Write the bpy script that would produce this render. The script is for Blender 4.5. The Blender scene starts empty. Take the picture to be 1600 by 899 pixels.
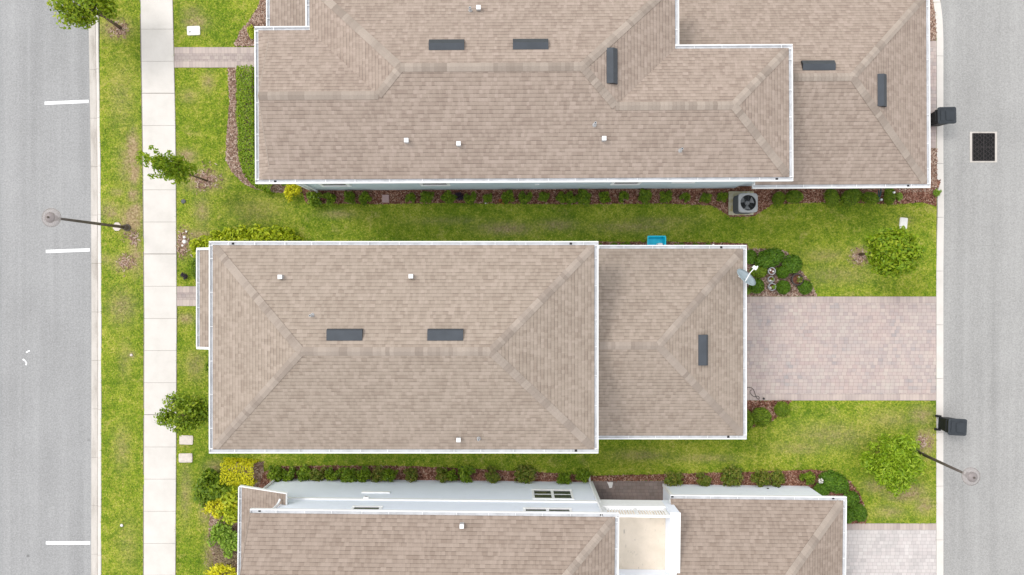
import bpy, math, random
import numpy as np
from mathutils import Vector, noise as mnoise

random.seed(7)
RS = np.random.RandomState(11)
S = 0.03            # metres per photo pixel on the ground
CAM_H = 32.0
scene = bpy.context.scene
COL = scene.collection


def gx(px): return (px - 800) * S
def gy(py): return (449.5 - py) * S
def G2(px, py): return (gx(px), gy(py))
def P(px, py, h):
    k = (CAM_H - h) / 1066.67
    return ((px - 800) * k, (449.5 - py) * k, h)


# ------------------------------------------------------------------ nodes
class NG:
    def __init__(self, name, rough=0.8, spec=0.3, metal=0.0):
        m = bpy.data.materials.new(name); m.use_nodes = True
        self.m = m; self.t = m.node_tree
        self.b = self.t.nodes['Principled BSDF']
        self.b.inputs['Roughness'].default_value = rough
        self.b.inputs['Specular IOR Level'].default_value = spec
        self.b.inputs['Metallic'].default_value = metal
        self.out = self.t.nodes['Material Output']

    def put(self, sock, v):
        if v is None: return
        if isinstance(v, bpy.types.NodeSocket): self.t.links.new(v, sock)
        else:
            if isinstance(v, (tuple, list)) and len(v) == 3 and sock.type == 'RGBA': v = (*v, 1)
            sock.default_value = v

    def node(self, typ, **kw):
        n = self.t.nodes.new(typ)
        for k, v in kw.items(): setattr(n, k, v)
        return n

    def math(self, op, a, b=None, c=None, clamp=False):
        n = self.node('ShaderNodeMath', operation=op, use_clamp=clamp)
        for i, v in enumerate((a, b, c)): self.put(n.inputs[i], v)
        return n.outputs[0]

    def mix(self, f, a, b, blend='MIX'):
        n = self.node('ShaderNodeMix', data_type='RGBA', blend_type=blend)
        self.put(n.inputs[0], f); self.put(n.inputs[6], a); self.put(n.inputs[7], b)
        return n.outputs[2]

    def pos(self): return self.node('ShaderNodeNewGeometry').outputs['Position']
    def uv(self): return self.node('ShaderNodeUVMap', uv_map='UVMap').outputs[0]
    def attr(self, name): return self.node('ShaderNodeAttribute', attribute_name=name).outputs['Fac']

    def scale(self, v, s):
        n = self.node('ShaderNodeVectorMath', operation='MULTIPLY')
        self.put(n.inputs[0], v); n.inputs[1].default_value = s
        return n.outputs[0]

    def noise(self, vec, scale, detail=3.0, rough=0.55):
        n = self.node('ShaderNodeTexNoise')
        self.put(n.inputs['Vector'], vec)
        n.inputs['Scale'].default_value = scale; n.inputs['Detail'].default_value = detail
        n.inputs['Roughness'].default_value = rough
        return n.outputs['Fac']

    def voro(self, vec, scale):
        n = self.node('ShaderNodeTexVoronoi')
        self.put(n.inputs['Vector'], vec); n.inputs['Scale'].default_value = scale
        return n.outputs['Distance'], n.outputs['Color']

    def white(self, x, y):
        c = self.node('ShaderNodeCombineXYZ'); self.put(c.inputs[0], x); self.put(c.inputs[1], y)
        w = self.node('ShaderNodeTexWhiteNoise', noise_dimensions='2D')
        self.t.links.new(c.outputs[0], w.inputs['Vector'])
        return w.outputs['Value']

    def sep(self, v):
        n = self.node('ShaderNodeSeparateXYZ'); self.put(n.inputs[0], v)
        return n.outputs[0], n.outputs[1]

    def ramp(self, f, stops, interp='LINEAR'):
        n = self.node('ShaderNodeValToRGB'); r = n.color_ramp; r.interpolation = interp
        while len(r.elements) < len(stops): r.elements.new(0.5)
        for e, (p, c) in zip(r.elements, stops):
            e.position = p; e.color = (*c, 1) if len(c) == 3 else c
        self.put(n.inputs[0], f)
        return n.outputs[0]

    def rng(self, v, a, b, c, d):
        n = self.node('ShaderNodeMapRange')
        self.put(n.inputs[0], v)
        for i, q in enumerate((a, b, c, d)): n.inputs[i + 1].default_value = q
        return n.outputs[0]

    def bump(self, h, strength=0.5, dist=0.01):
        n = self.node('ShaderNodeBump'); n.inputs['Strength'].default_value = strength
        n.inputs['Distance'].default_value = dist
        self.put(n.inputs['Height'], h); self.t.links.new(n.outputs[0], self.b.inputs['Normal'])

    def color(self, c): self.put(self.b.inputs['Base Color'], c)


def flat(name, c, rough=0.6, spec=0.3, metal=0.0, var=0.08, scale=6.0):
    g = NG(name, rough, spec, metal)
    n = g.noise(g.pos(), scale, 4)
    g.color(g.mix(g.rng(n, .3, .7, 0, 1), tuple(x * (1 - var) for x in c), tuple(min(1, x * (1 + var)) for x in c)))
    return g.m


def shingle(name, dark, mid, light, edge_shade=.52):
    g = NG(name, .92, .15)
    u, v = g.sep(g.uv())
    vr = g.math('DIVIDE', v, .145)
    row = g.math('FLOOR', vr); fr = g.math('FRACT', vr)
    off = g.math('MULTIPLY', g.white(row, 3.3), 9.0)
    a = g.math('DIVIDE', g.math('ADD', u, off), .20)
    b = g.math('DIVIDE', g.math('ADD', u, g.math('MULTIPLY', off, 1.73)), .115)
    r1 = g.white(g.math('FLOOR', a), row)
    r2 = g.white(g.math('ADD', g.math('FLOOR', b), 211.0), row)
    tone = g.math('ADD', g.math('MULTIPLY', r1, .5), g.math('MULTIPLY', r2, .5))
    big = g.noise(g.pos(), .55, 4, .6)
    tone = g.math('ADD', tone, g.math('MULTIPLY', g.math('SUBTRACT', big, .5), .25))
    dia = g.math('SINE', g.math('ADD', g.math('ADD', g.math('MULTIPLY', u, 3.1), g.math('MULTIPLY', v, 4.6)), g.math('MULTIPLY', big, 4.0)))
    tone = g.math('ADD', tone, g.math('MULTIPLY', dia, .065))
    c = g.ramp(tone, [(.1, dark), (.5, mid), (.92, light)])
    gr = g.noise(g.pos(), 45, 2, .7)
    c = g.mix(g.rng(gr, .3, .7, .22, 0), c, tuple(x * .55 for x in dark))
    s = g.rng(fr, .02, .24, edge_shade, 1.0)  # butt edge and the shadow line under each course, put into the colour
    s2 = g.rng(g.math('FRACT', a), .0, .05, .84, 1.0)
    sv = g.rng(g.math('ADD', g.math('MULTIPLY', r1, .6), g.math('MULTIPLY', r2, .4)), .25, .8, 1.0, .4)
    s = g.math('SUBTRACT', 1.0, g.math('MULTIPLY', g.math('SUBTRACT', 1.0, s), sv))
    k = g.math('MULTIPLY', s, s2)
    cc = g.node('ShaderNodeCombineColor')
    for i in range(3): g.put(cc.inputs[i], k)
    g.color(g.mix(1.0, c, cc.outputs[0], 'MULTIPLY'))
    h = g.math('ADD', g.math('MULTIPLY', g.math('SUBTRACT', 1.0, fr), .8), g.math('MULTIPLY', r2, .35))
    g.bump(h, .6, .012)
    return g.m


def capmat(name, dark, light):
    g = NG(name, .92, .15)
    r = g.attr('rnd')
    n = g.noise(g.pos(), 30, 3, .7)
    g.color(g.mix(g.rng(n, .3, .7, .0, .25), g.ramp(r, [(0, dark), (.6, light), (1, tuple(x * 1.12 for x in light))]), tuple(x * .6 for x in dark)))
    return g.m


def paver(name, cols, row=.165, cell=.215, joint=.55, stain=.3):
    g = NG(name, .85, .25)
    u, v = g.sep(g.uv()); p0 = g.pos()
    vr = g.math('DIVIDE', v, row)
    rw = g.math('FLOOR', vr); fr = g.math('FRACT', vr)
    off = g.math('MULTIPLY', g.white(rw, 1.7), 5.0)
    a = g.math('DIVIDE', g.math('ADD', u, off), cell)
    # every third pair of stones is merged or split: mixed sizes
    r1 = g.white(g.math('FLOOR', a), rw)
    big = g.noise(g.pos(), .8, 4, .65)
    t = g.math('ADD', g.math('ADD', g.math('MULTIPLY', r1, .62), .19), g.math('MULTIPLY', g.math('SUBTRACT', big, .5), 1.7), clamp=True)
    n = len(cols)
    c = g.ramp(t, [(i / (n - 1), cols[i]) for i in range(n)])
    hu = g.noise(p0, .55, 3, .6)
    c = g.mix(g.rng(hu, .40, .62, 0, .26), c, tuple(x * y for x, y in zip(cols[0], (1.18, 1.2, 1.17))))
    c = g.mix(g.rng(hu, .60, .36, 0, .28) if False else g.rng(hu, .48, .34, 0, .4), c, cols[2])
    lig = g.white(g.math('ADD', g.math('FLOOR', a), 71.0), rw)
    c = g.mix(g.rng(lig, 0, 1, .0, .3), c, tuple(min(1, x * 1.25) for x in cols[-1]))
    st = g.noise(g.pos(), 2.2, 5, .65)
    c = g.mix(g.rng(st, .35, .75, 0, stain), c, (.24, .23, .22))
    e1 = g.math('MINIMUM', fr, g.math('SUBTRACT', 1.0, fr))
    fa = g.math('FRACT', a)
    e2 = g.math('MINIMUM', fa, g.math('SUBTRACT', 1.0, fa))
    k = g.math('MULTIPLY', g.rng(e1, .02, .075, joint, 1), g.rng(e2, .015, .06, joint, 1))
    cc = g.node('ShaderNodeCombineColor')
    for i in range(3): g.put(cc.inputs[i], k)
    g.color(g.mix(1.0, c, cc.outputs[0], 'MULTIPLY'))
    g.bump(k, .5, .008)
    return g.m


def leafmat(name, dark, mid, light, trans=.25, rough=.5):
    g = NG(name, rough, .35)
    r = g.attr('rnd')
    n = g.noise(g.pos(), 3.5, 2)
    t = g.math('ADD', g.math('MULTIPLY', r, .75), g.math('MULTIPLY', n, .35))
    c = g.ramp(t, [(.08, dark), (.5, mid), (.98, light)])
    g.color(c)
    tr = g.node('ShaderNodeBsdfTranslucent'); g.put(tr.inputs['Color'], c)
    mx = g.node('ShaderNodeMixShader'); mx.inputs[0].default_value = trans
    g.t.links.new(g.b.outputs[0], mx.inputs[1]); g.t.links.new(tr.outputs[0], mx.inputs[2])
    g.t.links.new(mx.outputs[0], g.out.inputs['Surface'])
    return g.m


def grass_color(g, blade):
    p = g.pos()
    n1 = g.noise(p, .45, 4, .6); n2 = g.noise(p, 2.6, 4, .65); n3 = g.noise(p, 11, 3, .6)
    t = g.math('ADD', g.math('MULTIPLY', n1, .45), g.math('ADD', g.math('MULTIPLY', n2, .55), g.math('SUBTRACT', g.math('MULTIPLY', n3, .55), .26)))
    if blade: t = g.math('ADD', t, g.math('MULTIPLY', g.math('SUBTRACT', g.attr('rnd'), .5), .42))
    t = g.math('ADD', g.math('MULTIPLY', g.math('SUBTRACT', t, .55), 1.25), .53)
    c = g.ramp(t, [(.26, (.092, .172, .010)), (.43, (.182, .272, .017)), (.58, (.31, .365, .034)), (.76, (.48, .455, .085)), (.92, (.58, .52, .17))])
    d = g.attr('dry')
    n4 = g.noise(p, 5, 4, .7)
    gen = g.math('MULTIPLY', g.rng(g.noise(p, 1.3, 5, .7),   .56, .74, 0, .38), 1.0)
    dd = g.math('MAXIMUM', g.math('MULTIPLY', d, g.rng(n4, .3, .6, .6, 1.7), clamp=True), gen)
    brown = g.ramp(n3, [(.3, (.22, .155, .085)), (.5, (.36, .27, .14)), (.7, (.48, .38, .23))])
    return g.mix(dd, c, brown)


M = {}
def mk_materials():
    g = NG('lawn_turf', .95, .1); g.color(grass_color(g, False)); g.bump(g.noise(g.pos(), 24, 3, .7), .8, .05); M['turf'] = g.m
    g = NG('grass_blade', .7, .2); c = grass_color(g, True); g.color(c); M['blade'] = g.m
    g = NG('far_ground', .95, .1)
    g.color(g.ramp(g.noise(g.pos(), .3, 4), [(.3, (.09, .14, .02)), (.7, (.2, .22, .05))])); M['far'] = g.m
    # asphalt
    for nm, base in (('asphalt_west', .298), ('asphalt_east', .315)):
        g = NG(nm, .9, .2); p = g.pos()
        fine = g.noise(p, 15, 4, .85); big = g.noise(g.scale(p, (1.0, .05, 1.0)), 1.3, 4, .6); blot = g.noise(p, .35, 3)
        v = g.math('ADD', g.math('MULTIPLY', g.math('SUBTRACT', fine, .5), .38), g.math('ADD', g.math('MULTIPLY', g.math('SUBTRACT', big, .5), .12), g.math('MULTIPLY', g.math('SUBTRACT', blot, .5), .08)))
        stk = g.noise(g.scale(p, (1.0, .012, 1.0)), 3.2, 3, .6)
        v = g.math('ADD', v, g.math('MULTIPLY', g.math('SUBTRACT', stk, .5), .07))
        v = g.math('ADD', v, base)
        vd, _ = g.voro(p, .55)
        v = g.math('SUBTRACT', v, g.rng(vd, .02, .055, .12, 0.0))
        cc = g.node('ShaderNodeCombineColor')
        tint = (1.0, .998, .995) if nm.endswith('west') else (1.015, 1.0, .97)
        for i in range(3): g.put(cc.inputs[i], g.math('MULTIPLY', v, tint[i]))
        g.color(cc.outputs[0]); g.bump(fine, .5, .01); M[nm] = g.m
    g = NG('concrete_walk', .85, .2); p = g.pos()
    n = g.noise(p, 1.1, 5, .65); f = g.noise(p, 40, 2)
    c = g.ramp(g.math('ADD', n, g.math('MULTIPLY', g.math('SUBTRACT', f, .5), .3)), [(.2, (.545, .515, .475)), (.5, (.615, .58, .54)), (.8, (.665, .63, .59))])
    g.color(c); g.bump(f, .2, .004); M['walk'] = g.m
    g = NG('concrete_curb', .85, .2); p = g.pos()
    n = g.noise(g.scale(p, (1.6, .35, 1.0)), 1.4, 5, .65); f = g.noise(p, 30, 2)
    g.color(g.ramp(g.math('ADD', n, g.math('MULTIPLY', g.math('SUBTRACT', f, .5), .3)), [(.3, (.36, .325, .29)), (.5, (.50, .465, .425)), (.75, (.60, .56, .52))])); M['curb'] = g.m
    g = NG('gutter_stain', .9, .2); p = g.pos()
    g.color(g.ramp(g.noise(g.scale(p, (1.0, .5, 1.0)), 1.2, 5, .65), [(.35, (.20, .18, .165)), (.55, (.38, .345, .31)), (.7, (.5, .46, .42))])); M['flow'] = g.m
    g = NG('concrete_dirty', .9, .2); p = g.pos()
    g.color(g.ramp(g.noise(p, 4.5, 4, .65), [(.3, (.42, .35, .14)), (.5, (.5, .46, .33)), (.7, (.58, .55, .48))])); M['pad'] = g.m
    M['joint'] = flat('joint_dark', (.22, .19, .16), .95)
    g = NG('road_paint', .6, .3); f = g.noise(g.pos(), 18, 4, .7)
    g.color(g.ramp(f, [(.28, (.5, .5, .5)), (.42, (.82, .82, .82))])); M['paint'] = g.m
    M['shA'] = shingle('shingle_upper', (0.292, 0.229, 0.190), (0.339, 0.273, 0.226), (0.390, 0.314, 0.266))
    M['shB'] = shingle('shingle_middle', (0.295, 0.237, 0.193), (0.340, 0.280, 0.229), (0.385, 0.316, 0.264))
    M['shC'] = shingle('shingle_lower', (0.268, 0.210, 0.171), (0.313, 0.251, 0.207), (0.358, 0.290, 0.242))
    M['cap'] = capmat('ridge_shingle', (.272, .224, .188), (.345, .29, .246))
    M['white'] = flat('white_metal', (.8, .8, .8), .45, .4, var=.03)
    M['trough'] = flat('gutter_inside', (.58, .59, .61), .6, .3, var=.15, scale=3)
    M['trim'] = flat('white_trim', (.88, .88, .87), .6, .3, var=.03)
    M['fascia'] = flat('fascia', (.74, .74, .75), .6)
    g = NG('stucco_white', .85, .2); p = g.pos()
    g.color(g.ramp(g.noise(p, 1.5, 5, .6), [(.3, (.82, .86, .93)), (.7, (.85, .89, .955))])); g.bump(g.noise(p, 60, 2), .2, .004); M['wallw'] = g.m
    g = NG('siding_blue', .75, .25); p = g.pos()
    g.color(g.ramp(g.noise(p, 1.5, 5, .6), [(.3, (.57, .655, .71)), (.7, (.63, .715, .765))])); M['wallb'] = g.m
    M['wallm'] = flat('stucco_beige', (.55, .52, .47), .85)
    g = NG('window_glass', .12, .6); g.color((.05, .055, .06)); M['glass'] = g.m
    M['vent'] = flat('slate_grey_metal', (.054, .062, .073), .55, .3, var=.10, scale=2)
    M['vents'] = flat('slate_grey_lip', (.045, .05, .058), .55, .35, var=.1)
    M['ventd'] = flat('dark_vent_mesh', (.03, .03, .035), .7)
    M['galv'] = flat('galvanised', (.5, .52, .54), .4, .5, .3)
    M['drive'] = paver('driveway_pavers', [(.31, .285, .287), (.395, .322, .308), (.445, .348, .324), (.465, .382, .347), (.49, .425, .378)], joint=.72, stain=.16)
    M['drive2'] = paver('driveway_pavers_pale', [(.40, .37, .36), (.48, .44, .43), (.53, .48, .465), (.56, .53, .51)], joint=.74, stain=.12)
    M['path'] = paver('walkway_pavers', [(.25, .21, .21), (.335, .27, .255), (.39, .32, .295), (.44, .375, .33)], .155, .19, joint=.72, stain=.12)
    M['court'] = paver('courtyard_pavers', [(.15, .115, .10), (.22, .17, .15), (.26, .20, .18)], .155, .2, .7, .3)
    M['border'] = paver('paver_border', [(.33, .27, .26), (.44, .36, .33), (.50, .42, .37)], .30, .15, .72, .14)
    g = NG('mulch_soil', .95, .1); p = g.pos()
    g.color(g.ramp(g.noise(p, 9, 4, .7), [(.3, (.07, .030, .019)), (.6, (.18, .08, .052)), (.8, (.27, .14, .10))])); g.bump(g.noise(p, 30, 3), .9, .04); M['soil'] = g.m
    g = NG('mulch_chips', .9, .15)
    g.color(g.ramp(g.attr('rnd'), [(0, (.08, .032, .02)), (.4, (.20, .085, .055)), (.7, (.30, .145, .10)), (1, (.46, .32, .24))])); M['chips'] = g.m
    g = NG('mulch_chips_tan', .9, .15)
    g.color(g.ramp(g.attr('rnd'), [(0, (.13, .075, .055)), (.4, (.27, .165, .12)), (.7, (.38, .26, .2)), (1, (.52, .42, .35))])); M['chipst'] = g.m
    g = NG('soil_tan', .95, .1); p = g.pos()
    g.color(g.ramp(g.noise(p, 9, 4, .7), [(.3, (.13, .085, .06)), (.6, (.22, .15, .11)), (.8, (.32, .23, .17))])); g.bump(g.noise(p, 30, 3), .9, .04); M['soilt'] = g.m
    g = NG('deck_coating', .8, .25); p = g.pos()
    base = g.ramp(g.noise(p, 1.2, 5, .65), [(.3, (.66, .575, .46)), (.6, (.77, .67, .55)), (.8, (.79, .70, .59))])
    sp = g.noise(g.scale(p, (1.8, .8, 1)), 4.2, 4, .6)
    g.color(g.mix(g.rng(sp, .63, .74, 0, .5), base, (.17, .15, .14))); M['deck'] = g.m
    M['bark'] = flat('bark', (.16, .12, .09), .9, .1, var=.35, scale=20)
    M['Lmid'] = leafmat('leaf_mid', (.075, .145, .003), (.18, .28, .007), (.36, .43, .025))
    M['Ldark'] = leafmat('leaf_dark', (.048, .105, .003), (.14, .235, .006), (.31, .41, .02))
    M['Lclip'] = leafmat('leaf_clipped', (.035, .095, .003), (.085, .19, .006), (.18, .31, .015))
    M['Lbright'] = leafmat('leaf_bright', (.09, .17, .008), (.20, .34, .022), (.36, .48, .06))
    M['Lgold'] = leafmat('leaf_golden', (.28, .31, .004), (.62, .60, .008), (.82, .76, .02))
    M['Llime'] = leafmat('leaf_lime', (.13, .21, .003), (.37, .46, .008), (.60, .62, .025))
    M['Lfeath'] = leafmat('leaf_feathery', (.10, .20, .004), (.26, .41, .012), (.47, .58, .05), .3)
    M['Lolive'] = leafmat('leaf_olive', (.055, .10, .006), (.14, .205, .014), (.33, .27, .05))
    M['Lrust'] = leafmat('leaf_tree_tips', (.08, .16, .003), (.23, .34, .008), (.46, .49, .035))
    M['Lhedge'] = leafmat('leaf_hedge', (.09, .17, .004), (.20, .33, .008), (.36, .46, .02))
    M['Ltree'] = leafmat('leaf_young_tree', (.09, .19, .003), (.23, .36, .008), (.46, .52, .035), .35)
    M['Ldry'] = leafmat('leaf_dry', (.13, .10, .05), (.28, .22, .12), (.42, .34, .2))
    M['Lpurple'] = leafmat('leaf_purple', (.015, .01, .02), (.04, .025, .05), (.09, .06, .09))
    M['orange'] = leafmat('petals_orange', (.3, .08, .02), (.5, .14, .04), (.6, .25, .1))
    M['petal'] = flat('petals_white', (.8, .78, .72), .7)
    M['black'] = flat('bin_plastic', (.012, .014, .016), .55, .25, var=.15)
    M['lid'] = flat('bin_lid_plastic', (.030, .036, .043), .5, .3, var=.12)
    M['rubber'] = flat('rubber', (.015, .015, .016), .8)
    M['pole'] = flat('bronze_paint', (.10, .082, .07), .45, .4, .2, var=.15)
    M['capg'] = flat('lamp_cap_grey', (.235, .205, .20), .5, .4, .1)
    M['acm'] = flat('ac_grey', (.36, .365, .37), .5, .4)
    M['acd'] = flat('ac_dark', (.09, .095, .10), .6)
    M['acf'] = flat('ac_fan', (.33, .34, .35), .4, .5, .3)
    M['iron'] = flat('cast_iron', (.035, .03, .03), .65, .4, .3, var=.35, scale=9)
    M['pit'] = flat('pit_black', (.012, .012, .012), .9)
    M['teal'] = flat('teal_plastic', (.015, .66, .86), .4, .4)
    M['dish'] = flat('dish_grey', (.30, .36, .39), .4, .4)
    M['potg'] = flat('glazed_pot_grey', (.33, .34, .35), .35, .5, var=.25)
    M['potb'] = flat('brown_pot', (.05, .036, .032), .45, .4, var=.2)
    M['stone'] = flat('white_stone', (.72, .69, .67), .7, var=.1)
    M['pink'] = flat('pink_block', (.42, .29, .28), .85)
    M['hose'] = flat('hose_black', (.03, .028, .028), .6)
    M['hoseg'] = flat('hose_green', (.015, .05, .055), .45)
    M['lidc'] = flat('cover_concrete', (.60, .53, .48), .85, var=.12, scale=8)
    M['lidw'] = flat('cover_white', (.74, .72, .68), .7, var=.06)
    g = NG('clear_acrylic', .15, .5)
    g.color((.40, .36, .35))
    tb = g.node('ShaderNodeBsdfTransparent'); mx = g.node('ShaderNodeMixShader'); mx.inputs[0].default_value = .5
    g.t.links.new(tb.outputs[0], mx.inputs[1]); g.t.links.new(g.b.outputs[0], mx.inputs[2]); g.t.links.new(mx.outputs[0], g.out.inputs['Surface'])
    M['acryl'] = g.m
mk_materials()


# ------------------------------------------------------------------ objects
def tag(o, label=None, cat=None, group=None, kind=None):
    if label: o['label'] = label
    if cat: o['category'] = cat
    if group: o['group'] = group
    if kind: o['kind'] = kind
    return o


def empty(name, loc, label, cat, group=None, rz=0.0):
    o = bpy.data.objects.new(name, None); COL.objects.link(o)
    o.location = loc; o.rotation_euler = (0, 0, rz); o.empty_display_size = .3
    return tag(o, label, cat, group)


def root_loc(o):
    while o.parent: o = o.parent
    return Vector(o.location)


def link_mesh(name, me, mats, parent=None):
    for m in (mats if isinstance(mats, (list, tuple)) else [mats]): me.materials.append(m)
    o = bpy.data.objects.new(name, me); COL.objects.link(o)
    if parent: o.parent = parent
    return o


class MB:
    def __init__(self): self.v = []; self.f = []; self.mi = []; self.uv = []; self.rnd = []; self.sm = []; self.cur = 0; self.smooth = False

    def poly(self, pts, uv=None, r=None):
        n = len(self.v); self.v += [tuple(p) for p in pts]
        self.f.append(tuple(range(n, n + len(pts)))); self.mi.append(self.cur); self.sm.append(self.smooth)
        self.uv.append(uv if uv else [(p[0], p[1]) for p in pts])
        rr = random.random() if r is None else r
        self.rnd += [rr] * len(pts)

    def idx(self, verts, faces, r=None):
        n = len(self.v); self.v += [tuple(p) for p in verts]
        rr = random.random() if r is None else r
        self.rnd += [rr] * len(verts)
        for f in faces:
            self.f.append(tuple(i + n for i in f)); self.mi.append(self.cur); self.sm.append(self.smooth)
            self.uv.append([(verts[i][0], verts[i][1]) for i in f])

    def box(self, x0, y0, z0, x1, y1, z1):
        x0, x1 = min(x0, x1), max(x0, x1); y0, y1 = min(y0, y1), max(y0, y1); z0, z1 = min(z0, z1), max(z0, z1)
        v = [(x0, y0, z0), (x1, y0, z0), (x1, y1, z0), (x0, y1, z0), (x0, y0, z1), (x1, y0, z1), (x1, y1, z1), (x0, y1, z1)]
        self.idx(v, [(0, 3, 2, 1), (4, 5, 6, 7), (0, 1, 5, 4), (1, 2, 6, 5), (2, 3, 7, 6), (3, 0, 4, 7)])

    def prism(self, pts, z0, z1, top=None):
        n = len(pts); top = top or pts
        v = [(p[0], p[1], z0) for p in pts] + [(p[0], p[1], z1) for p in top]
        self.idx(v, [tuple(range(n - 1, -1, -1)), tuple(range(n, 2 * n))] + [(i, (i + 1) % n, n + (i + 1) % n, n + i) for i in range(n)])

    def rings(self, rings, cap0=True, cap1=True):
        n = len(rings[0]); v = [p for r in rings for p in r]; fs = []
        for k in range(len(rings) - 1):
            for i in range(n):
                j = (i + 1) % n
                fs.append((k * n + i, k * n + j, (k + 1) * n + j, (k + 1) * n + i))
        if cap0: fs.append(tuple(range(n - 1, -1, -1)))
        if cap1: fs.append(tuple((len(rings) - 1) * n + i for i in range(n)))
        self.idx(v, fs)

    def lathe(self, prof, c=(0, 0, 0), n=24, cap0=True, cap1=True):
        self.rings([[(c[0] + r * math.cos(2 * math.pi * i / n), c[1] + r * math.sin(2 * math.pi * i / n), c[2] + z) for i in range(n)] for r, z in prof], cap0, cap1)

    def tube(self, path, rad, n=8):
        path = [Vector(p) for p in path]
        if not isinstance(rad, (list, tuple)): rad = [rad] * len(path)
        rings = []
        for i, p in enumerate(path):
            d = (path[min(i + 1, len(path) - 1)] - path[max(i - 1, 0)]).normalized()
            a = d.orthogonal().normalized() if abs(d.z) < .99 else Vector((1, 0, 0))
            if i and abs(d.z) < .99:
                a = (pa - d * pa.dot(d)).normalized()
            b = d.cross(a).normalized(); pa = a
            rings.append([tuple(p + (a * math.cos(2 * math.pi * k / n) + b * math.sin(2 * math.pi * k / n)) * rad[i]) for k in range(n)])
        self.rings(rings)

    def build(self, name, mats, parent=None, local=False, at=None):
        me = bpy.data.meshes.new(name)
        off = Vector((0, 0, 0)) if (local or not parent) else root_loc(parent)
        if at is not None: off = Vector(at)
        me.from_pydata([(x - off.x, y - off.y, z - off.z) for x, y, z in self.v], [], self.f)
        me.polygons.foreach_set('material_index', self.mi)
        me.polygons.foreach_set('use_smooth', self.sm)
        uvl = me.uv_layers.new(name='UVMap')
        uvl.data.foreach_set('uv', [c for f in self.uv for p in f for c in p])
        a = me.attributes.new('rnd', 'FLOAT', 'POINT'); a.data.foreach_set('value', self.rnd)
        me.update()
        o = link_mesh(name, me, mats, parent)
        if at is not None: o.location = at
        return o


def np_mesh(name, v, f, attrs, mats, parent=None, mi=None, smooth=False):
    me = bpy.data.meshes.new(name)
    k = f.shape[1]
    me.vertices.add(len(v)); me.vertices.foreach_set('co', v.astype(np.float32).ravel())
    me.loops.add(f.size); me.loops.foreach_set('vertex_index', f.astype(np.int32).ravel())
    me.polygons.add(len(f)); me.polygons.foreach_set('loop_start', np.arange(0, f.size, k, dtype=np.int32))
    me.polygons.foreach_set('loop_total', np.full(len(f), k, dtype=np.int32))
    if mi is not None: me.polygons.foreach_set('material_index', mi.astype(np.int32))
    for nm, arr in attrs.items():
        a = me.attributes.new(nm, 'FLOAT', 'POINT'); a.data.foreach_set('value', arr.astype(np.float32))
    me.update(calc_edges=True); me.validate()
    return link_mesh(name, me, mats, parent)


def inside(poly, x, y):
    poly = np.asarray(poly); r = np.zeros(x.shape, bool); n = len(poly); j = n - 1
    for i in range(n):
        xi, yi = poly[i]; xj, yj = poly[j]
        with np.errstate(divide='ignore', invalid='ignore'):
            c = ((yi > y) != (yj > y)) & (x < (xj - xi) * (y - yi) / (yj - yi + 1e-12) + xi)
        r ^= c; j = i
    return r


# ------------------------------------------------------------------ ground
W_PAN = [(131, -500), (136.5, 60), (139.5, 250), (140.5, 480), (140, 899), (138, 1500)]
W_FACE = [(144, -500), (149, 60), (151.5, 250), (152.5, 480), (152, 899), (150, 1500)]
W_BACK = [(149, -500), (154, 60), (157, 250), (158.5, 480), (158, 899), (156, 1500)]
SW_L = [(214, -500), (220, 0), (224, 250), (226, 480), (225, 899), (222, 1500)]
SW_R = [(262, -500), (269.5, 0), (274, 200), (276, 480), (275, 720), (274, 899), (270, 1500)]


def interp(pl, py):
    ys = [p[1] for p in pl]; xs = [p[0] for p in pl]
    return float(np.interp(py, ys, xs))

def sheet(name, pts, z, mat, label, cat, kind='structure'):
    m = MB(); m.poly([(x, y, z) for x, y in pts]); o = m.build(name, mat)
    return tag(o, label, cat, None, kind)

sheet('ground', [(-400, -400), (400, -400), (400, 400), (-400, 400)], -.16, M['far'], 'flat green ground reaching the horizon', 'ground')
m = MB()
pr = [(gx(interp(W_PAN, y)) + .02, gy(y)) for y in range(-500, 1501, 50)]
m.poly([(x, y, -.12) for x, y in pr] + [(-36, gy(1500), -.12), (-36, gy(-500), -.12)])
tag(m.build('road', M['asphalt_west']), 'wide pale grey asphalt road with white parking lines', 'road', None, 'structure')
m = MB()
m.poly([(gx(1470), gy(-500), -.02), (gx(1470), gy(1500), -.02), (42, gy(1500), -.02), (42, gy(-500), -.02)])
tag(m.build('road', M['asphalt_east']), 'narrow grey asphalt back lane with a storm drain', 'road', None, 'structure')

for i, (x0, y0, x1, y1, w) in enumerate([(67, 160.5, 136, 157.5, 5), (69, 393, 138, 390.5, 5), (69, 850, 138.5, 850, 5.2)]):
    m = MB(); a = G2(x0, y0); b = G2(x1, y1); h = w * S / 2
    m.poly([(a[0], a[1] - h, -.116), (b[0], b[1] - h, -.116), (b[0], b[1] + h, -.116), (a[0], a[1] + h, -.116)])
    tag(m.build('parking_line', M['paint']), ['white parking line on the wide road, topmost of three', 'white parking line on the wide road just below the lamp head', 'white parking line on the wide road, bottom of three'][i], 'parking line', 'painted parking lines', 'structure')
for pts, lb in (([(33, 562), (36, 564), (38.5, 567.5), (38, 571)], 'lower white scuff mark on the wide asphalt road'), ([(38.5, 551.5), (41, 549.5), (43.5, 548.8)], 'upper white scuff mark on the wide asphalt road')):
    m = MB()
    for a, b in zip(pts, pts[1:]):
        A = Vector((*G2(*a), 0)); B = Vector((*G2(*b), 0)); d = (B - A).normalized(); q = Vector((-d.y, d.x, 0)) * .035
        m.poly([(p.x, p.y, -.116) for p in (A - q - d * .01, B - q + d * .01, B + q + d * .01, A + q - d * .01)])
    tag(m.build('paint_mark', M['paint']), lb, 'paint mark', 'scuff marks on the road', 'structure')

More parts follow.
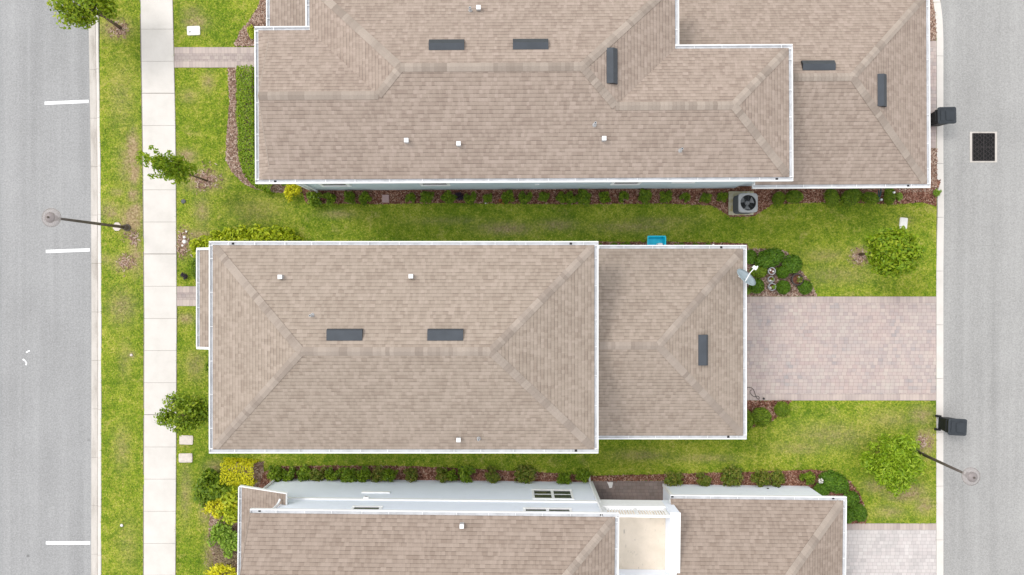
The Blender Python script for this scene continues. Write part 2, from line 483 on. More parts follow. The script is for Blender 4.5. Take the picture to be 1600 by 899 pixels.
# west kerb: gutter pan + raised kerb in cast lengths
m = MB()
ys = list(range(-500, 1500, 76))
for y0 in ys:
    for q in range(2):
        ya = y0 + q * 38; yb = ya + 38 - (.35 if q else 0)
        def sec(y):
            p, f, b = gx(interp(W_PAN, y)), gx(interp(W_FACE, y)), gx(interp(W_BACK, y))
            return p, f, b, gy(y)
        A, B = sec(ya), sec(yb)
        m.cur = 0
        m.rings([[(p, y, -.117), (f - .02, y, -.127), (f - .02, y, -.17), (p, y, -.17)] for p, f, b, y in (A, B)])
        m.cur = 1
        m.rings([[(f - .075, y, -.1235), (f - .018, y, -.1245), (f - .018, y, -.16), (f - .075, y, -.16)] for p, f, b, y in (A, B)])
        m.cur = 2
        m.rings([[(f - .018, y, -.17), (f - .012, y, -.10), (f + .02, y, -.012), (f + .045, y, .008), (b - .015, y, .010), (b, y, -.01), (b, y, -.17)] for p, f, b, y in (A, B)])
tag(m.build('curb', [M['curb'], M['flow'], M['walk']]), 'pale concrete kerb and gutter along the wide road', 'curb', None, 'structure')

# east flush ribbon
E_L = [(1440, -500), (1452, -30), (1457.5, 0), (1461.5, 25), (1463.5, 60), (1463.8, 250), (1465, 330), (1463, 420), (1463, 899), (1463, 1500)]
E_R = [(1450, -500), (1463, -30), (1469, 0), (1472.5, 25), (1474, 60), (1474, 250), (1475, 330), (1474, 420), (1474, 899), (1474, 1500)]
m = MB()
y = -500
while y < 1500:
    yy = y
    while yy < y + 84:
        yb = min(yy + 14, y + 84 - .5)
        m.rings([[(gx(interp(E_L, q)), gy(q), -.15), (gx(interp(E_R, q)), gy(q), -.15), (gx(interp(E_R, q)), gy(q), .004), (gx(interp(E_L, q)), gy(q), .012)] for q in (yy, yb)])
        yy += 14
    y += 84
tag(m.build('curb', M['walk']), 'flush pale concrete ribbon kerb along the back lane', 'curb', None, 'structure')

# sidewalk slabs
m = MB()
y = -506.0; k = 0
while y < 1500:
    wide = (k % 5 == 2)
    n = 50.2; e = y + n - (1.0 if wide else .45)
    m.cur = 0
    q = [(gx(interp(SW_L, y)), gy(y)), (gx(interp(SW_L, e)), gy(e)), (gx(interp(SW_R, e)), gy(e)), (gx(interp(SW_R, y)), gy(y))]
    m.prism(q, -.06, .018)
    m.cur = 1
    e2 = y + n
    m.poly([(gx(interp(SW_L, e)), gy(e), .0075), (gx(interp(SW_L, e2)), gy(e2), .0075), (gx(interp(SW_R, e2)), gy(e2), .0075), (gx(interp(SW_R, e)), gy(e), .0075)])
    y += n; k += 1
for pl, o0, o1 in ((SW_L, -1.7, .1), (SW_R, -.1, .8)):  # darker strip along each sidewalk edge, wider on the west
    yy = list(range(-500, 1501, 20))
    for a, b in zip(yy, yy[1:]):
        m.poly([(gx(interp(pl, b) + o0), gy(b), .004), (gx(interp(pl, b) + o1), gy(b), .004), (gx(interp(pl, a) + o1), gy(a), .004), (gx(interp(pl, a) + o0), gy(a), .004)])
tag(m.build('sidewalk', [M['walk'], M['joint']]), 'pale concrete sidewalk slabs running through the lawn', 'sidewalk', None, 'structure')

# drives and walks
def pave(name, x0, y0, x1, y1, mat, label, cat, border=True, swap=False):
    m = MB(); X0, Y1 = G2(x0, y0); X1, Y0 = G2(x1, y1); z = .012; b = .30 if border else 0
    m.cur = 0
    q = [(X0, Y0 + b), (X1, Y0 + b), (X1, Y1 - b), (X0, Y1 - b)]
    m.poly([(x, y, z) for x, y in q], [(y, x) if swap else (x, y) for x, y in q])
    if border:
        m.cur = 1
        for a, c in ((Y0, Y0 + b), (Y1 - b, Y1)):
            m.poly([(X0, a, z), (X1, a, z), (X1, c, z), (X0, c, z)], [(X0, 0), (X1, 0), (X1, .3), (X0, .3)])
        m.cur = 0
    for (xa, ya, xb, yb) in ((X0, Y0, X1, Y0), (X1, Y1, X0, Y1)):
        m.poly([(xa, ya, -.05), (xb, yb, -.05), (xb, yb, z), (xa, ya, z)])
    return tag(m.build(name, [mat, M['border']]), label, cat, None, 'structure')

pave('driveway', 1100, 463.5, 1462.5, 626, M['drive'], 'pink paver driveway of the middle house', 'driveway')
pave('driveway', 1250, 818, 1462.5, 1110, M['drive2'], 'pale grey paver driveway at the lower right', 'driveway')
pave('driveway', 1380, 64, 1463, 232, M['drive'], 'sliver of paver driveway beside the upper garage', 'driveway')
pave('walkway', 272.5, 74, 415, 106, M['path'], 'paver walkway to the upper house', 'walkway')
pave('walkway', 276.5, 447.5, 400, 478.5, M['path'], 'short paver walkway to the middle house porch', 'walkway')
pave('courtyard', 920, 751.5, 1040, 850, M['court'], 'dark paver courtyard strip of the lower house', 'courtyard', False)

# mulch beds (photo pixels)
BEDS = {
 'hedge': ([(356, 107), (420, 107), (440, 290), (474, 297), (474, 302), (430, 301), (400, 296), (380, 286), (362, 268), (353, 250), (355, 205), (359, 160)], 'brown mulch bed beside the long green hedge'),
 'corner': ([(366, 72), (430, 72), (440, -60), (418, -60), (405, 8), (390, 32), (375, 50)], 'small mulch bed above the upper walkway'),
 'upper': ([(468, 290), (1215, 290), (1470, 282), (1463, 300), (1462, 322), (1440, 316), (1400, 319), (1370, 318), (1290, 316), (1230, 318), (1206, 319), (1190, 330), (1178, 338), (1140, 339), (1128, 330), (1112, 321), (1040, 318), (900, 319), (760, 318), (690, 317), (600, 319), (520, 318), (480, 319)], 'red mulch bed along the blue grey wall'),
 'lane': ([(1400, 232.5), (1463.6, 232.5), (1463.6, 300), (1400, 300)], 'thin mulch strip between upper garage and lane'),
 'lane_top': ([(1400, -60), (1449, -60), (1457, 0), (1461, 25), (1463, 63.5), (1400, 63.5)], 'thin mulch strip by the curved lane kerb'),
 'pots': ([(1130, 388), (1195, 389), (1226, 392), (1242, 406), (1252, 424), (1268, 444), (1276, 463), (1130, 463)], 'mulch bed with round shrubs and pots by the driveway'),
 'south': ([(1130, 626.5), (1236, 626.5), (1218, 648), (1203, 660), (1172, 668), (1130, 668)], 'small mulch bed below the pink driveway'),
 'north': ([(930, 378.5), (1100, 379), (1168, 381), (1168, 420), (930, 420)], 'thin mulch strip along the middle garage wall'),
 'stones': ([(277, 362), (290, 364), (297, 374), (294, 388), (284, 398), (277, 398)], 'small bare bed with white stones by the sidewalk'),
 'front': ([(420, 392), (442, 371), (468, 372), (478, 384), (470, 400)], 'mulch patch behind the lime hedge'),
 'lower': ([(400, 775), (412, 738), (440, 729), (520, 728), (620, 728), (700, 731), (860, 739), (930, 744), (1040, 741), (1230, 736), (1268, 734), (1303, 738), (1328, 752), (1343, 772), (1354, 800), (1352, 817.5), (1250, 817.5), (1250, 762), (1038, 762), (1038, 751), (920, 751), (920, 765), (440, 765)], 'red mulch bed along the white house wall'),
 'west': ([(345, 742), (372, 722), (412, 722), (412, 738), (400, 775), (420, 780), (420, 960), (336, 960), (334, 872), (326, 842), (328, 806), (337, 778)], 'mulch bed under the yellow shrubs at the lower left'),
}
for nm, px, py, r, lb in (('t', 188, 46, 10, 'mulch ring at the base of the top left tree'), ('t', 322, 281, 14, 'mulch ring under the leaning young tree'), ('t', 1343, 401, 11, 'mulch ring beside the right lawn tree'), ('t', 1441, 690, 9, 'dark mulch patch beside the right lamp post'), ('t', 208, 372, 9, 'bare soil patch beside the left lamp post'), ('t', 197, 411, 9, 'bare root patch on the verge below the left lamp')):
    pts = [(px + r * (1 + .35 * math.sin(3 * a + px)) * math.cos(a), py + r * (1 + .3 * math.cos(2 * a + py)) * math.sin(a)) for a in [i * 2 * math.pi / 16 for i in range(16)]]
    BEDS['ring%d' % px] = (pts, lb)
BEDW = {k: [G2(*p) for p in v[0]] for k, v in BEDS.items()}
for k, (pts, lb) in BEDS.items():
    w = BEDW[k]; m = MB()
    # wavy edge
    ring = []
    for i in range(len(w)):
        a = Vector((*w[i], 0)); b = Vector((*w[(i + 1) % len(w)], 0)); n = max(1, int((b - a).length / .25))
        d = (b - a).normalized(); q = Vector((-d.y, d.x, 0))
        for j in range(n):
            p = a.lerp(b, j / n); p += q * (.05 * mnoise.noise(p * 2.3))
            ring.append((p.x, p.y, .008))
    sparse = k.startswith('ring') or k == 'stones'
    if not sparse: m.poly(ring)
    X = np.array([p[0] for p in w]); Y = np.array([p[1] for p in w])
    area = .5 * abs(np.dot(X, np.roll(Y, 1)) - np.dot(Y, np.roll(X, 1)))
    n = int(area * 620 * 1.0); bw = (X.max() - X.min()) * (Y.max() - Y.min())
    cx = RS.uniform(X.min(), X.max(), int(n * bw / area)); cy = RS.uniform(Y.min(), Y.max(), len(cx))
    ok = inside(w, cx, cy)
    cx, cy = cx[ok], cy[ok]
    if sparse:
        c0, c1 = X.mean(), Y.mean(); n = int(area * 420)
        cx = RS.normal(c0, (X.max() - X.min()) * .28, n); cy = RS.normal(c1, (Y.max() - Y.min()) * .28, n)
        cy = np.where(abs(cx - gx(248)) < .8, 99, cy); cx, cy = cx[cy < 90], cy[cy < 90]
    m.cur = 1
    for x, y in zip(cx, cy):
        a = random.uniform(0, math.pi); L = random.uniform(.025, .065); w2 = random.uniform(.012, .024); t = random.uniform(-.012, .012); z = random.uniform(.014, .032)
        ca, sa = math.cos(a), math.sin(a)
        m.poly([(x + L * ca - w2 * sa * u, y + L * sa + w2 * ca * u, z + t) if e > 0 else (x - L * ca - w2 * sa * u, y - L * sa + w2 * ca * u, z - t) for e, u in ((1, 1), (-1, 1), (-1, -1), (1, -1))])
    tan = sparse or k in ('hedge', 'corner', 'west', 'lane', 'lane_top', 'front', 'pots')
    tag(m.build('mulch_bed', [M['soilt'], M['chipst']] if tan else [M['soil'], M['chips']]), lb, 'mulch bed', 'mulch beds', 'structure')

# dry / bare spots on the turf (px, py, rx, ry, strength)
DRY = [(188, 46, 12, 12, 1), (322, 281, 15, 13, 1), (1343, 401, 13, 12, 1), (1441, 690, 8, 16, 1), (285, 380, 10, 18, 1), (207, 235, 9, 28, 1.0), (210, 270, 8, 18, 1), (208, 305, 9, 10, .8), (205, 345, 15, 22, 1), (203, 255, 16, 34, .55), (212, 400, 10, 26, .7), (172, 330, 16, 14, .5), (212, 330, 10, 14, .9), (197, 411, 20, 12, .8), (210, 380, 10, 30, .6), (180, 45, 22, 15, .7), (175, 335, 14, 8, .6), (183, 300, 10, 6, .5), (165, 405, 8, 8, .4),
       (318, 282, 26, 15, .9), (290, 245, 14, 10, .8), (305, 35, 18, 12, .6), (300, 20, 15, 10, .4), (325, 128, 9, 14, .5), (315, 330, 12, 20, .5), (310, 370, 22, 12, .6), (295, 150, 14, 10, .35), (290, 498, 14, 8, .6), (305, 570, 14, 20, .4), (290, 770, 9, 40, .4), (320, 800, 8, 20, .6), (335, 730, 14, 10, .5), (328, 860, 8, 40, .5),
       (1345, 400, 16, 12, .6), (1310, 430, 50, 14, .3), (1290, 400, 30, 10, .35), (1415, 345, 10, 6, .4), (790, 357, 40, 9, .6), (870, 352, 30, 8, .5), (990, 355, 60, 8, .4), (530, 335, 25, 6, .5), (1030, 345, 50, 6, .3), (810, 360, 20, 6, .5), (700, 345, 60, 6, .25),
       (1000, 712, 40, 8, .4), (1100, 716, 50, 6, .35), (1450, 690, 10, 20, .7), (1415, 770, 30, 14, .7), (1445, 790, 16, 14, .6), (1390, 800, 24, 10, .4), (1370, 760, 20, 10, .5), (1440, 650, 20, 14, .5), (1300, 680, 60, 20, .35), (1250, 700, 40, 10, .35), (1390, 655, 40, 14, .3),
       (190, 480, 20, 25, .45), (195, 560, 10, 30, .25), (205, 555, 6, 6, .6), (190, 700, 12, 30, .35), (200, 850, 16, 40, .2), (190, 150, 20, 50, .25), (400, 330, 40, 20, .25)]
DR = [(gx(a), gy(b), c * S, d * S, e) for a, b, c, d, e in DRY]
def dryness(x, y):
    d = np.zeros_like(x)
    for cx, cy, rx, ry, s in DR:
        q = ((x - cx) / rx) ** 2 + ((y - cy) / ry) ** 2
        d = np.maximum(d, s * np.exp(-q * .9))
    return d
def lawn_h(x, y): return .012 * np.sin(x * 1.3 + 2) * np.cos(y * 1.7) + .008 * np.sin(x * 3.1 + y * 2.3) - .012

xs = np.linspace(gx(155.5), gx(1463.5), 300)
ysv = np.concatenate([np.linspace(-33, -15.2, 10), np.linspace(-15, 15, 230), np.linspace(15.2, 33, 10)])
XX, YY = np.meshgrid(xs, ysv); fx, fy = XX.ravel(), YY.ravel()
V = np.stack([fx, fy, lawn_h(fx, fy)], 1)
nx, ny = len(xs), len(ysv)
I = (np.arange(ny - 1)[:, None] * nx + np.arange(nx - 1)[None, :]).ravel()
F = np.stack([I, I + 1, I + 1 + nx, I + nx], 1)
o = np_mesh('lawn', V, F, {'dry': dryness(fx, fy)}, M['turf'])
o.data.polygons.foreach_set('use_smooth', [True] * len(F))
tag(o, 'patchy yellow green lawn around the houses', 'lawn', None, 'structure')

# grass blades
EXC = [BEDW[k] for k in BEDW if not (k.startswith('ring') or k == 'stones')]
EXC += [[(gx(interp(SW_L, y)) - .035, gy(y)) for y in range(-60, 961, 60)] + [(gx(interp(SW_R, y)) + .0, gy(y)) for y in range(960, -61, -60)]]
for r in ((1100, 463, 1463, 626.5), (1250, 817.5, 1463, 960), (1380, 60, 1463, 240), (272, 73.5, 415, 106.5), (276, 447, 400, 479), (920, 751, 1040, 850), (475, -60, 1400, 292), (425, 400, 1110, 640), (445, 752, 1250, 960)):
    EXC.append([G2(r[0], r[1]), G2(r[2], r[1]), G2(r[2], r[3]), G2(r[0], r[3])])
def grass_pts(n):
    x = RS.uniform(gx(157), gx(1462.5), n); y = RS.uniform(gy(960), gy(-60), n)
    ok = np.ones(n, bool)
    for p in EXC: ok &= ~inside(p, x, y)
    kb = np.interp(y, [gy(q[1]) for q in W_BACK[::-1]], [gx(q[0]) for q in W_BACK[::-1]])
    ok &= x > kb + .02
    d = dryness(x, y); ok &= RS.uniform(0, 1, n) > d * .85
    ringok = np.ones(n, bool)
    for k in BEDW:
        if k.startswith('ring') or k == 'stones': ringok &= ~(inside(BEDW[k], x, y) & (RS.uniform(0, 1, n) < .85))
    ok &= ringok
    return x[ok], y[ok], d[ok]
bx, by, bd = grass_pts(900000)
n = len(bx)
ang = RS.uniform(0, 2 * np.pi, n); L = RS.uniform(.04, .11, n); wd = RS.uniform(.008, .02, n); hh = RS.uniform(.015, .06, n)
zb = lawn_h(bx, by) - .005
px_, py_ = -np.sin(ang) * wd, np.cos(ang) * wd
V = np.empty((n * 3, 3)); 
V[0::3] = np.stack([bx + px_, by + py_, zb], 1); V[1::3] = np.stack([bx - px_, by - py_, zb], 1)
V[2::3] = np.stack([bx + np.cos(ang) * L, by + np.sin(ang) * L, zb + hh], 1)
F = np.arange(n * 3).reshape(-1, 3)
o = np_mesh('grass', V, F, {'rnd': np.repeat(RS.uniform(0, 1, n), 3), 'dry': np.repeat(bd, 3)}, M['blade'])
tag(o, 'short green grass blades covering the lawns', 'grass', None, 'stuff')


# ------------------------------------------------------------------ houses
PITCH = .45
GW = .15

class House:
    def __init__(self, label, loc, rz=0.0):
        self.root = empty('house', loc, label, 'house', 'houses in the row', rz)

    def face(self, mb, pts, e, d, z0, p=PITCH):
        """e: point on the eave line, d: unit inward direction"""
        q = [(x, y, z0 + p * ((x - e[0]) * d[0] + (y - e[1]) * d[1])) for x, y in pts]
        k = math.sqrt(1 + p * p)
        uv = [((x * -d[1] + y * d[0]), ((x - e[0]) * d[0] + (y - e[1]) * d[1]) * k) for x, y in pts]
        a = sum((q[i][0] * q[(i + 1) % len(q)][1] - q[(i + 1) % len(q)][0] * q[i][1]) for i in range(len(q)))
        if a < 0: q = q[::-1]; uv = uv[::-1]
        mb.poly(q, uv)

    def roof(self, name, faces, mat):
        mb = MB()
        for pts, e, d, z0, *p in faces: self.face(mb, pts, e, d, z0, *p)
        return mb.build(name, mat, self.root)

    def caps(self, roof, lines, zf, w=.155, ex=.15):
        mb = MB()
        for A, B in lines:
            a = Vector((*A, 0)); b = Vector((*B, 0)); d = (b - a); Ln = d.length; d.normalize(); q = Vector((-d.y, d.x, 0))
            k = int(Ln / ex); grp = random.random(); left = 0
            for i in range(k):
                p0 = a + d * (i * Ln / k); p1 = a + d * min((i + 1.12) * Ln / k, Ln)
                if left <= 0: grp = random.random(); left = random.choice((1, 1, 1, 2, 2, 3))
                left -= 1
                row = []
                for p, up in ((p0, .028), (p1, .016)):
                    c = (p.x, p.y, zf(p.x, p.y) + up)
                    l = p + q * w; r = p - q * w
                    row.append([(l.x, l.y, zf(l.x, l.y) + up), c, (r.x, r.y, zf(r.x, r.y) + up)])
                r_ = min(1, max(0, grp + random.uniform(-.2, .2)))
                mb.idx([*row[0], *row[1]], [(0, 1, 4, 3), (1, 2, 5, 4)], r_)
                # butt edge
                lo = [(x, y, z - .02) for x, y, z in row[0]]
                mb.idx([*lo, *row[0]], [(0, 1, 4, 3), (1, 2, 5, 4)], r_)
                mb.idx([(x, y, z - .025) for x, y, z in (row[0][0], row[1][0])] + [row[0][0], row[1][0]], [(0, 1, 3, 2)], r_)
                mb.idx([(x, y, z - .025) for x, y, z in (row[0][2], row[1][2])] + [row[0][2], row[1][2]], [(0, 1, 3, 2)], r_)
        return mb.build('ridge_cap', M['cap'], roof)

    def gutter(self, p0, p1, out, z, e0=0.0, e1=0.0, outlets=()):
        """p0->p1 roof edge, out = outward unit dir; trough outside the roof edge"""
        mb = MB(); a = Vector((*p0, 0)); b = Vector((*p1, 0)); d = (b - a).normalized(); o = Vector((*out, 0))
        a = a - d * e0; b = b + d * e1; L = (b - a).length
        def bar(s0, s1, o0, o1, z0, z1):
            pts = [a + d * s0 + o * o0, a + d * s1 + o * o0, a + d * s1 + o * o1, a + d * s0 + o * o1]
            mb.prism([(p.x, p.y) for p in pts], z0, z1)
        mb.cur = 1; bar(0, L, -.02, GW - .012, z - .125, z - .075)
        mb.cur = 0
        bar(0, L, GW - .012, GW + .004, z - .125, z + .004)
        bar(0, L, GW - .04, GW - .012, z - .008, z + .002)
        bar(0, L, -.04, -.02, z - .19, z - .012)
        bar(0, .012, -.02, GW - .05, z - .125, z - .002); bar(L - .012, L, -.02, GW - .05, z - .125, z - .002)
        s = random.uniform(.5, 1.0)
        while s < L - .2:
            bar(s, s + .02, -.02, GW - .03, z - .02, z - .006)
            s += random.uniform(1.0, 1.35)
        mb.cur = 2
        for t in outlets: bar(t - .05, t + .05, .02, .11, z - .08, z - .07)
        return mb.build('gutter', [M['white'], M['trough'], M['ventd']], self.root)

    def wall(self, name, x0, y0, x1, y1, z0, z1, mat):
        mb = MB(); mb.box(x0, y0, z0, x1, y1, z1)
        return mb.build(name, mat, self.root)

    def soffit(self, pts, z):
        mb = MB(); mb.poly([(x, y, z) for x, y in pts][::-1])
        return mb.build('soffit', M['trim'], self.root)

    def window(self, x0, x1, z0, z1, y, s, panes=1, t=.11, sash=None):
        """on a wall at y facing s (+1 north, -1 south)"""
        fr = MB()
        def b(xa, za, xb, zb, d0, d1): fr.box(xa, y + s * d0, za, xb, y + s * d1, zb)
        b(x0, z0, x1, z0 + t * .9, -.02, .05); b(x0, z1 - t, x1, z1, -.02, .032)
        b(x0, z0 + t * .9, x0 + t, z1 - t, -.02, .032); b(x1 - t, z0 + t * .9, x1, z1 - t, -.02, .032)
        w = (x1 - x0 - 2 * t) / panes
        for k in range(1, panes): b(x0 + t + k * w - .06, z0 + t * .9, x0 + t + k * w + .06, z1 - t, -.02, .030)
        zm = (z0 + z1) / 2
        for k in range(panes): b(x0 + t + k * w + .003, zm - .03, x0 + t + (k + 1) * w - .003, zm + .02, -.02, .022)
        o = fr.build('window', M['trim'], self.root)
        for k in range(panes):
            pm = MB(); xa, xb = x0 + t + k * w - .01, x0 + t + (k + 1) * w + .01
            pm.box(xa, y - s * .02, z0 + t * .8, xb, y + s * .012, z1 - t * .9)
            pm.build('pane', M['glass'], o)
        return o

    def slant_vent(self, roof, px, py, zf, facing, L=1.3, W=.42, hgt=.16, lip=.42):
        """long off-ridge vent; facing = downslope dir"""
        x, y = self.pt(px, py, zf)
        d = Vector((*facing, 0)); a = Vector((-d.y, d.x, 0)); c = Vector((x, y, 0))
        def V3(s, t, up):
            p = c + a * s + d * t; return (p.x, p.y, zf(p.x, p.y) + up)
        h = L / 2; w = W / 2
        mb = MB()
        for s0, s1 in ((-h, h),):
            A = [V3(s0, -w, .015), V3(s1, -w, .015), V3(s1, w * (1 - 2 * lip), hgt), V3(s0, w * (1 - 2 * lip), hgt), V3(s1, w, hgt * .72), V3(s0, w, hgt * .72)]
            mb.idx(A, [(0, 1, 2, 3)]); mb.cur = 2; mb.idx(A, [(3, 2, 4, 5)])
            B = [V3(s0, -w, -.02), V3(s1, -w, -.02), V3(s1, w, hgt * .72 - .1), V3(s0, w, hgt * .72 - .1)]
            mb.cur = 1
            mb.idx([B[0], B[3], A[5], A[3], A[0]], [(0, 1, 2, 3, 4)]); mb.idx([B[1], B[2], A[4], A[2], A[1]], [(0, 1, 2, 3, 4)])
            mb.idx([B[3], B[2], A[4], A[5]], [(0, 1, 2, 3)])
        return mb.build('roof_vent', [M['vent'], M['ventd'], M['vents']], roof)

    def pt(self, px, py, zf):
        """photo pixel -> house-frame xy on the roof surface"""
        R = self.root; c, s = math.cos(-R.rotation_euler.z), math.sin(-R.rotation_euler.z)
        h = 6.0
        for _ in range(8):
            X, Y, _z = P(px, py, h)
            dx, dy = X - R.location.x, Y - R.location.y
            x = R.location.x + c * dx - s * dy; y = R.location.y + s * dx + c * dy
            h = zf(x, y)
        return x, y

    def box_vent(self, roof, px, py, zf):
        x, y = self.pt(px, py, zf); z = zf(x, y); mb = MB()
        mb.cur = 1; mb.box(x - .077, y - .077, z - .08, x + .077, y + .077, z + .2)
        mb.cur = 0; mb.box(x - .08, y - .08, z + .2, x + .08, y + .08, z + .215)
        return mb.build('vent_box', [M['white'], M['galv']], roof)

    def pipe_vent(self, roof, px, py, zf):
        x, y = self.pt(px, py, zf); z = zf(x, y); mb = MB()
        mb.lathe([(.095, -.05), (.06, .06), (.042, .09), (.042, .3), (.03, .3), (.03, .2)], (x, y, z), 12)
        return mb.build('vent_pipe', M['galv'], roof)

    def downspout(self, x, y, z0, z1, kick):
        mb = MB(); mb.tube([(x, y, z1), (x, y, z0 + .25), (x + kick[0] * .1, y + kick[1] * .1, z0 + .1), (x + kick[0] * .35, y + kick[1] * .35, z0 + .05)], .045, 8)
        return mb.build('downspout', M['white'], self.root)


def hip(x0, y0, x1, y1, z0):
    h = min(x1 - x0, y1 - y0) / 2; ym = (y0 + y1) / 2
    f = [([(x0, y0), (x1, y0), (x1 - h, ym), (x0 + h, ym)], (x0, y0), (0, 1), z0),
         ([(x1, y1), (x0, y1), (x0 + h, ym), (x1 - h, ym)], (x0, y1), (0, -1), z0),
         ([(x0, y1), (x0, y0), (x0 + h, ym)], (x0, y0), (1, 0), z0),
         ([(x1, y0), (x1, y1), (x1 - h, ym)], (x1, y0), (-1, 0), z0)]
    ln = [((x0 + .1, y0 + .1), (x0 + h, ym)), ((x0 + .1, y1 - .1), (x0 + h, ym)), ((x1 - .1, y0 + .1), (x1 - h, ym)), ((x1 - .1, y1 - .1), (x1 - h, ym)), ((x0 + h, ym), (x1 - h, ym))]
    zf = lambda x, y: z0 + PITCH * min(x - x0, x1 - x, y - y0, y1 - y)
    return f, ln, zf

g_ = GW - .02
# ---- middle house
H2 = House('middle house with plain hipped roof, lower garage roof and a pink paver driveway', (-1.5, -2.3, 0))
x0, x1, yn, ys_ = -11.7 + g_, 3.32 - g_, 1.77 - g_, -6.39 + g_
f, ln, zf2 = hip(x0, ys_, x1, yn, 5.6)
r = H2.roof('roof', f, M['shB']); H2.caps(r, ln, zf2)
for px, py in ((539, 523), (696, 523)): H2.slant_vent(r, px, py, zf2, (0, 1), lip=.12)
for px, py in ((440, 433), (643, 432), (717, 686)): H2.box_vent(r, px, py, zf2)
for px, py in ((488, 493), (748, 685)): H2.pipe_vent(r, px, py, zf2)
H2.gutter((x0, ys_), (x1, ys_), (0, -1), 5.6, GW, GW, (14.2,)); H2.gutter((x0, yn), (x1, yn), (0, 1), 5.6, GW, GW, (.9, 14.0))
H2.gutter((x0, ys_), (x0, yn), (-1, 0), 5.6); H2.gutter((x1, ys_), (x1, yn), (1, 0), 5.6)
H2.soffit([(x0, ys_), (x1, ys_), (x1, yn), (x0, yn)], 5.44)
H2.wall('wall', x0 + .33, ys_ + .33, x1 - .33, yn - .33, 0, 5.45, M['wallw'])
gx1, gyn, gys = 9.88 - g_, 1.77 - g_, -6.38 + g_
D = (gyn - gys) / 2; gm = (gyn + gys) / 2; xw = x1 - .34
f = [([(xw, gys), (gx1, gys), (gx1 - D, gm), (xw, gm)], (0, gys), (0, 1), 3.2), ([(xw, gyn), (gx1, gyn), (gx1 - D, gm), (xw, gm)], (0, gyn), (0, -1), 3.2), ([(gx1, gys), (gx1, gyn), (gx1 - D, gm)], (gx1, 0), (-1, 0), 3.2)]
zg2 = lambda x, y: 3.2 + PITCH * min(gx1 - x, y - gys, gyn - y)
r = H2.roof('garage_roof', f, M['shB'])
H2.caps(r, [((gx1 - .1, gys + .1), (gx1 - D, gm)), ((gx1 - .1, gyn - .1), (gx1 - D, gm)), ((xw, gm), (gx1 - D, gm))], zg2)
H2.slant_vent(r, 1098, 547, zg2, (1, 0), 1.25, lip=.2)
H2.gutter((xw, gys), (gx1, gys), (0, -1), 3.2, 0, GW, (6.3,)); H2.gutter((xw, gyn), (gx1, gyn), (0, 1), 3.2, 0, GW, (6.0,)); H2.gutter((gx1, gys), (gx1, gyn), (1, 0), 3.2)
H2.soffit([(xw, gys), (gx1, gys), (gx1, gyn), (xw, gyn)], 3.04)
H2.wall('garage_wall', x1 - .33, gys + .35, gx1 - .35, gyn - .35, 0, 3.05, M['wallw'])
m = MB()
for k in range(4): m.box(gx1 - .37, gm - 2.4, .02 + k * .56, gx1 - .31, gm + 2.4, .02 + k * .56 + .54)
m.build('garage_door', M['trim'], H2.root)
px0, pyn, pys = -13.42 + g_, 1.72 - g_, -2.65 + g_   # porch roof (shed, rises to the east)
zp = lambda x, y: 2.95 + .35 * (x - px0)
r = H2.roof('porch_roof', [([(px0, pys), (x0 + .33, pys), (x0 + .33, pyn), (px0, pyn)], (px0, 0), (1, 0), 2.95, .35)], M['shB'])
H2.gutter((px0, pys), (px0, pyn), (-1, 0), 2.95, .02, .02, ())
for y, s in ((pys, -1), (pyn, 1)):
    m = MB()
    m.idx([(px0 - .13, y, 2.8), (x0 + .3, y, 2.8 + .35 * (x0 + .43 - px0)), (x0 + .3, y, 2.99 + .35 * (x0 + .3 - px0)), (px0 - .13, y, 2.97),
           (px0 - .13, y + s * .1, 2.8), (x0 + .3, y + s * .1, 2.8 + .35 * (x0 + .43 - px0)), (x0 + .3, y + s * .1, 2.99 + .35 * (x0 + .3 - px0)), (px0 - .13, y + s * .1, 2.97)],
          [(0, 1, 2, 3), (7, 6, 5, 4), (0, 4, 5, 1), (1, 5, 6, 2), (2, 6, 7, 3), (3, 7, 4, 0)])
    m.build('porch_fascia', M['white'], H2.root)
for y in (pys + .25, (pys + pyn) / 2, pyn - .25):
    m = MB(); m.box(px0 + .15, y - .1, 0, px0 + .35, y + .1, 2.95); m.build('porch_column', M['trim'], H2.root)

# ---- upper house
H1 = House('upper house with many hipped ridges and a blue grey side wall', (0.5, 8.0, 0), .005)
yS = 4.09 + g_; P_ = PITCH
xa, xb = -7.95 + g_, 6.45 - g_; hm = 3.78; yN = yS + 2 * hm; yr = yS + hm
eN = 10.13 - g_; eh = (eN - yS) / 2; er = (eN + yS) / 2; xv = -9.32; xs0 = -9.93 + g_
fN = 9.34 - g_; fh = (fN - yS) / 2; frr = (fN + yS) / 2; xe = 10.84 - g_
sk = xv - xs0
F1 = [([(xs0, yS), (xe, yS), (xe - fh, frr), (xb - fh, frr), (xb - hm, yr), (xa + hm, yr), (xa + eh, er), (xv, er), (xv, yS + sk)], (0, yS), (0, 1), 5.6),
      ([(xa, yN), (xb, yN), (xb - hm, yr), (xa + hm, yr)], (0, yN), (0, -1), 5.6),
      ([(xa + hm, yr), (xa + eh, er), (xa, eN), (xa, yN)], (xa, 0), (1, 0), 5.6),
      ([(xs0, eN), (xa, eN), (xa + eh, er), (xv, er), (xv, eN - sk)], (0, eN), (0, -1), 5.6),
      ([(xb - hm, yr), (xb - fh, frr), (xb, fN), (xb, yN)], (xb, 0), (-1, 0), 5.6),
      ([(xb - fh, frr), (xe - fh, frr), (xe, fN), (xb, fN)], (0, fN), (0, -1), 5.6),
      ([(xe, yS), (xe, fN), (xe - fh, frr)], (xe, 0), (-1, 0), 5.6),
      ([(xs0, yS), (xv, yS + sk), (xv, eN - sk), (xs0, eN)], (xs0, 0), (1, 0), 5.6)]
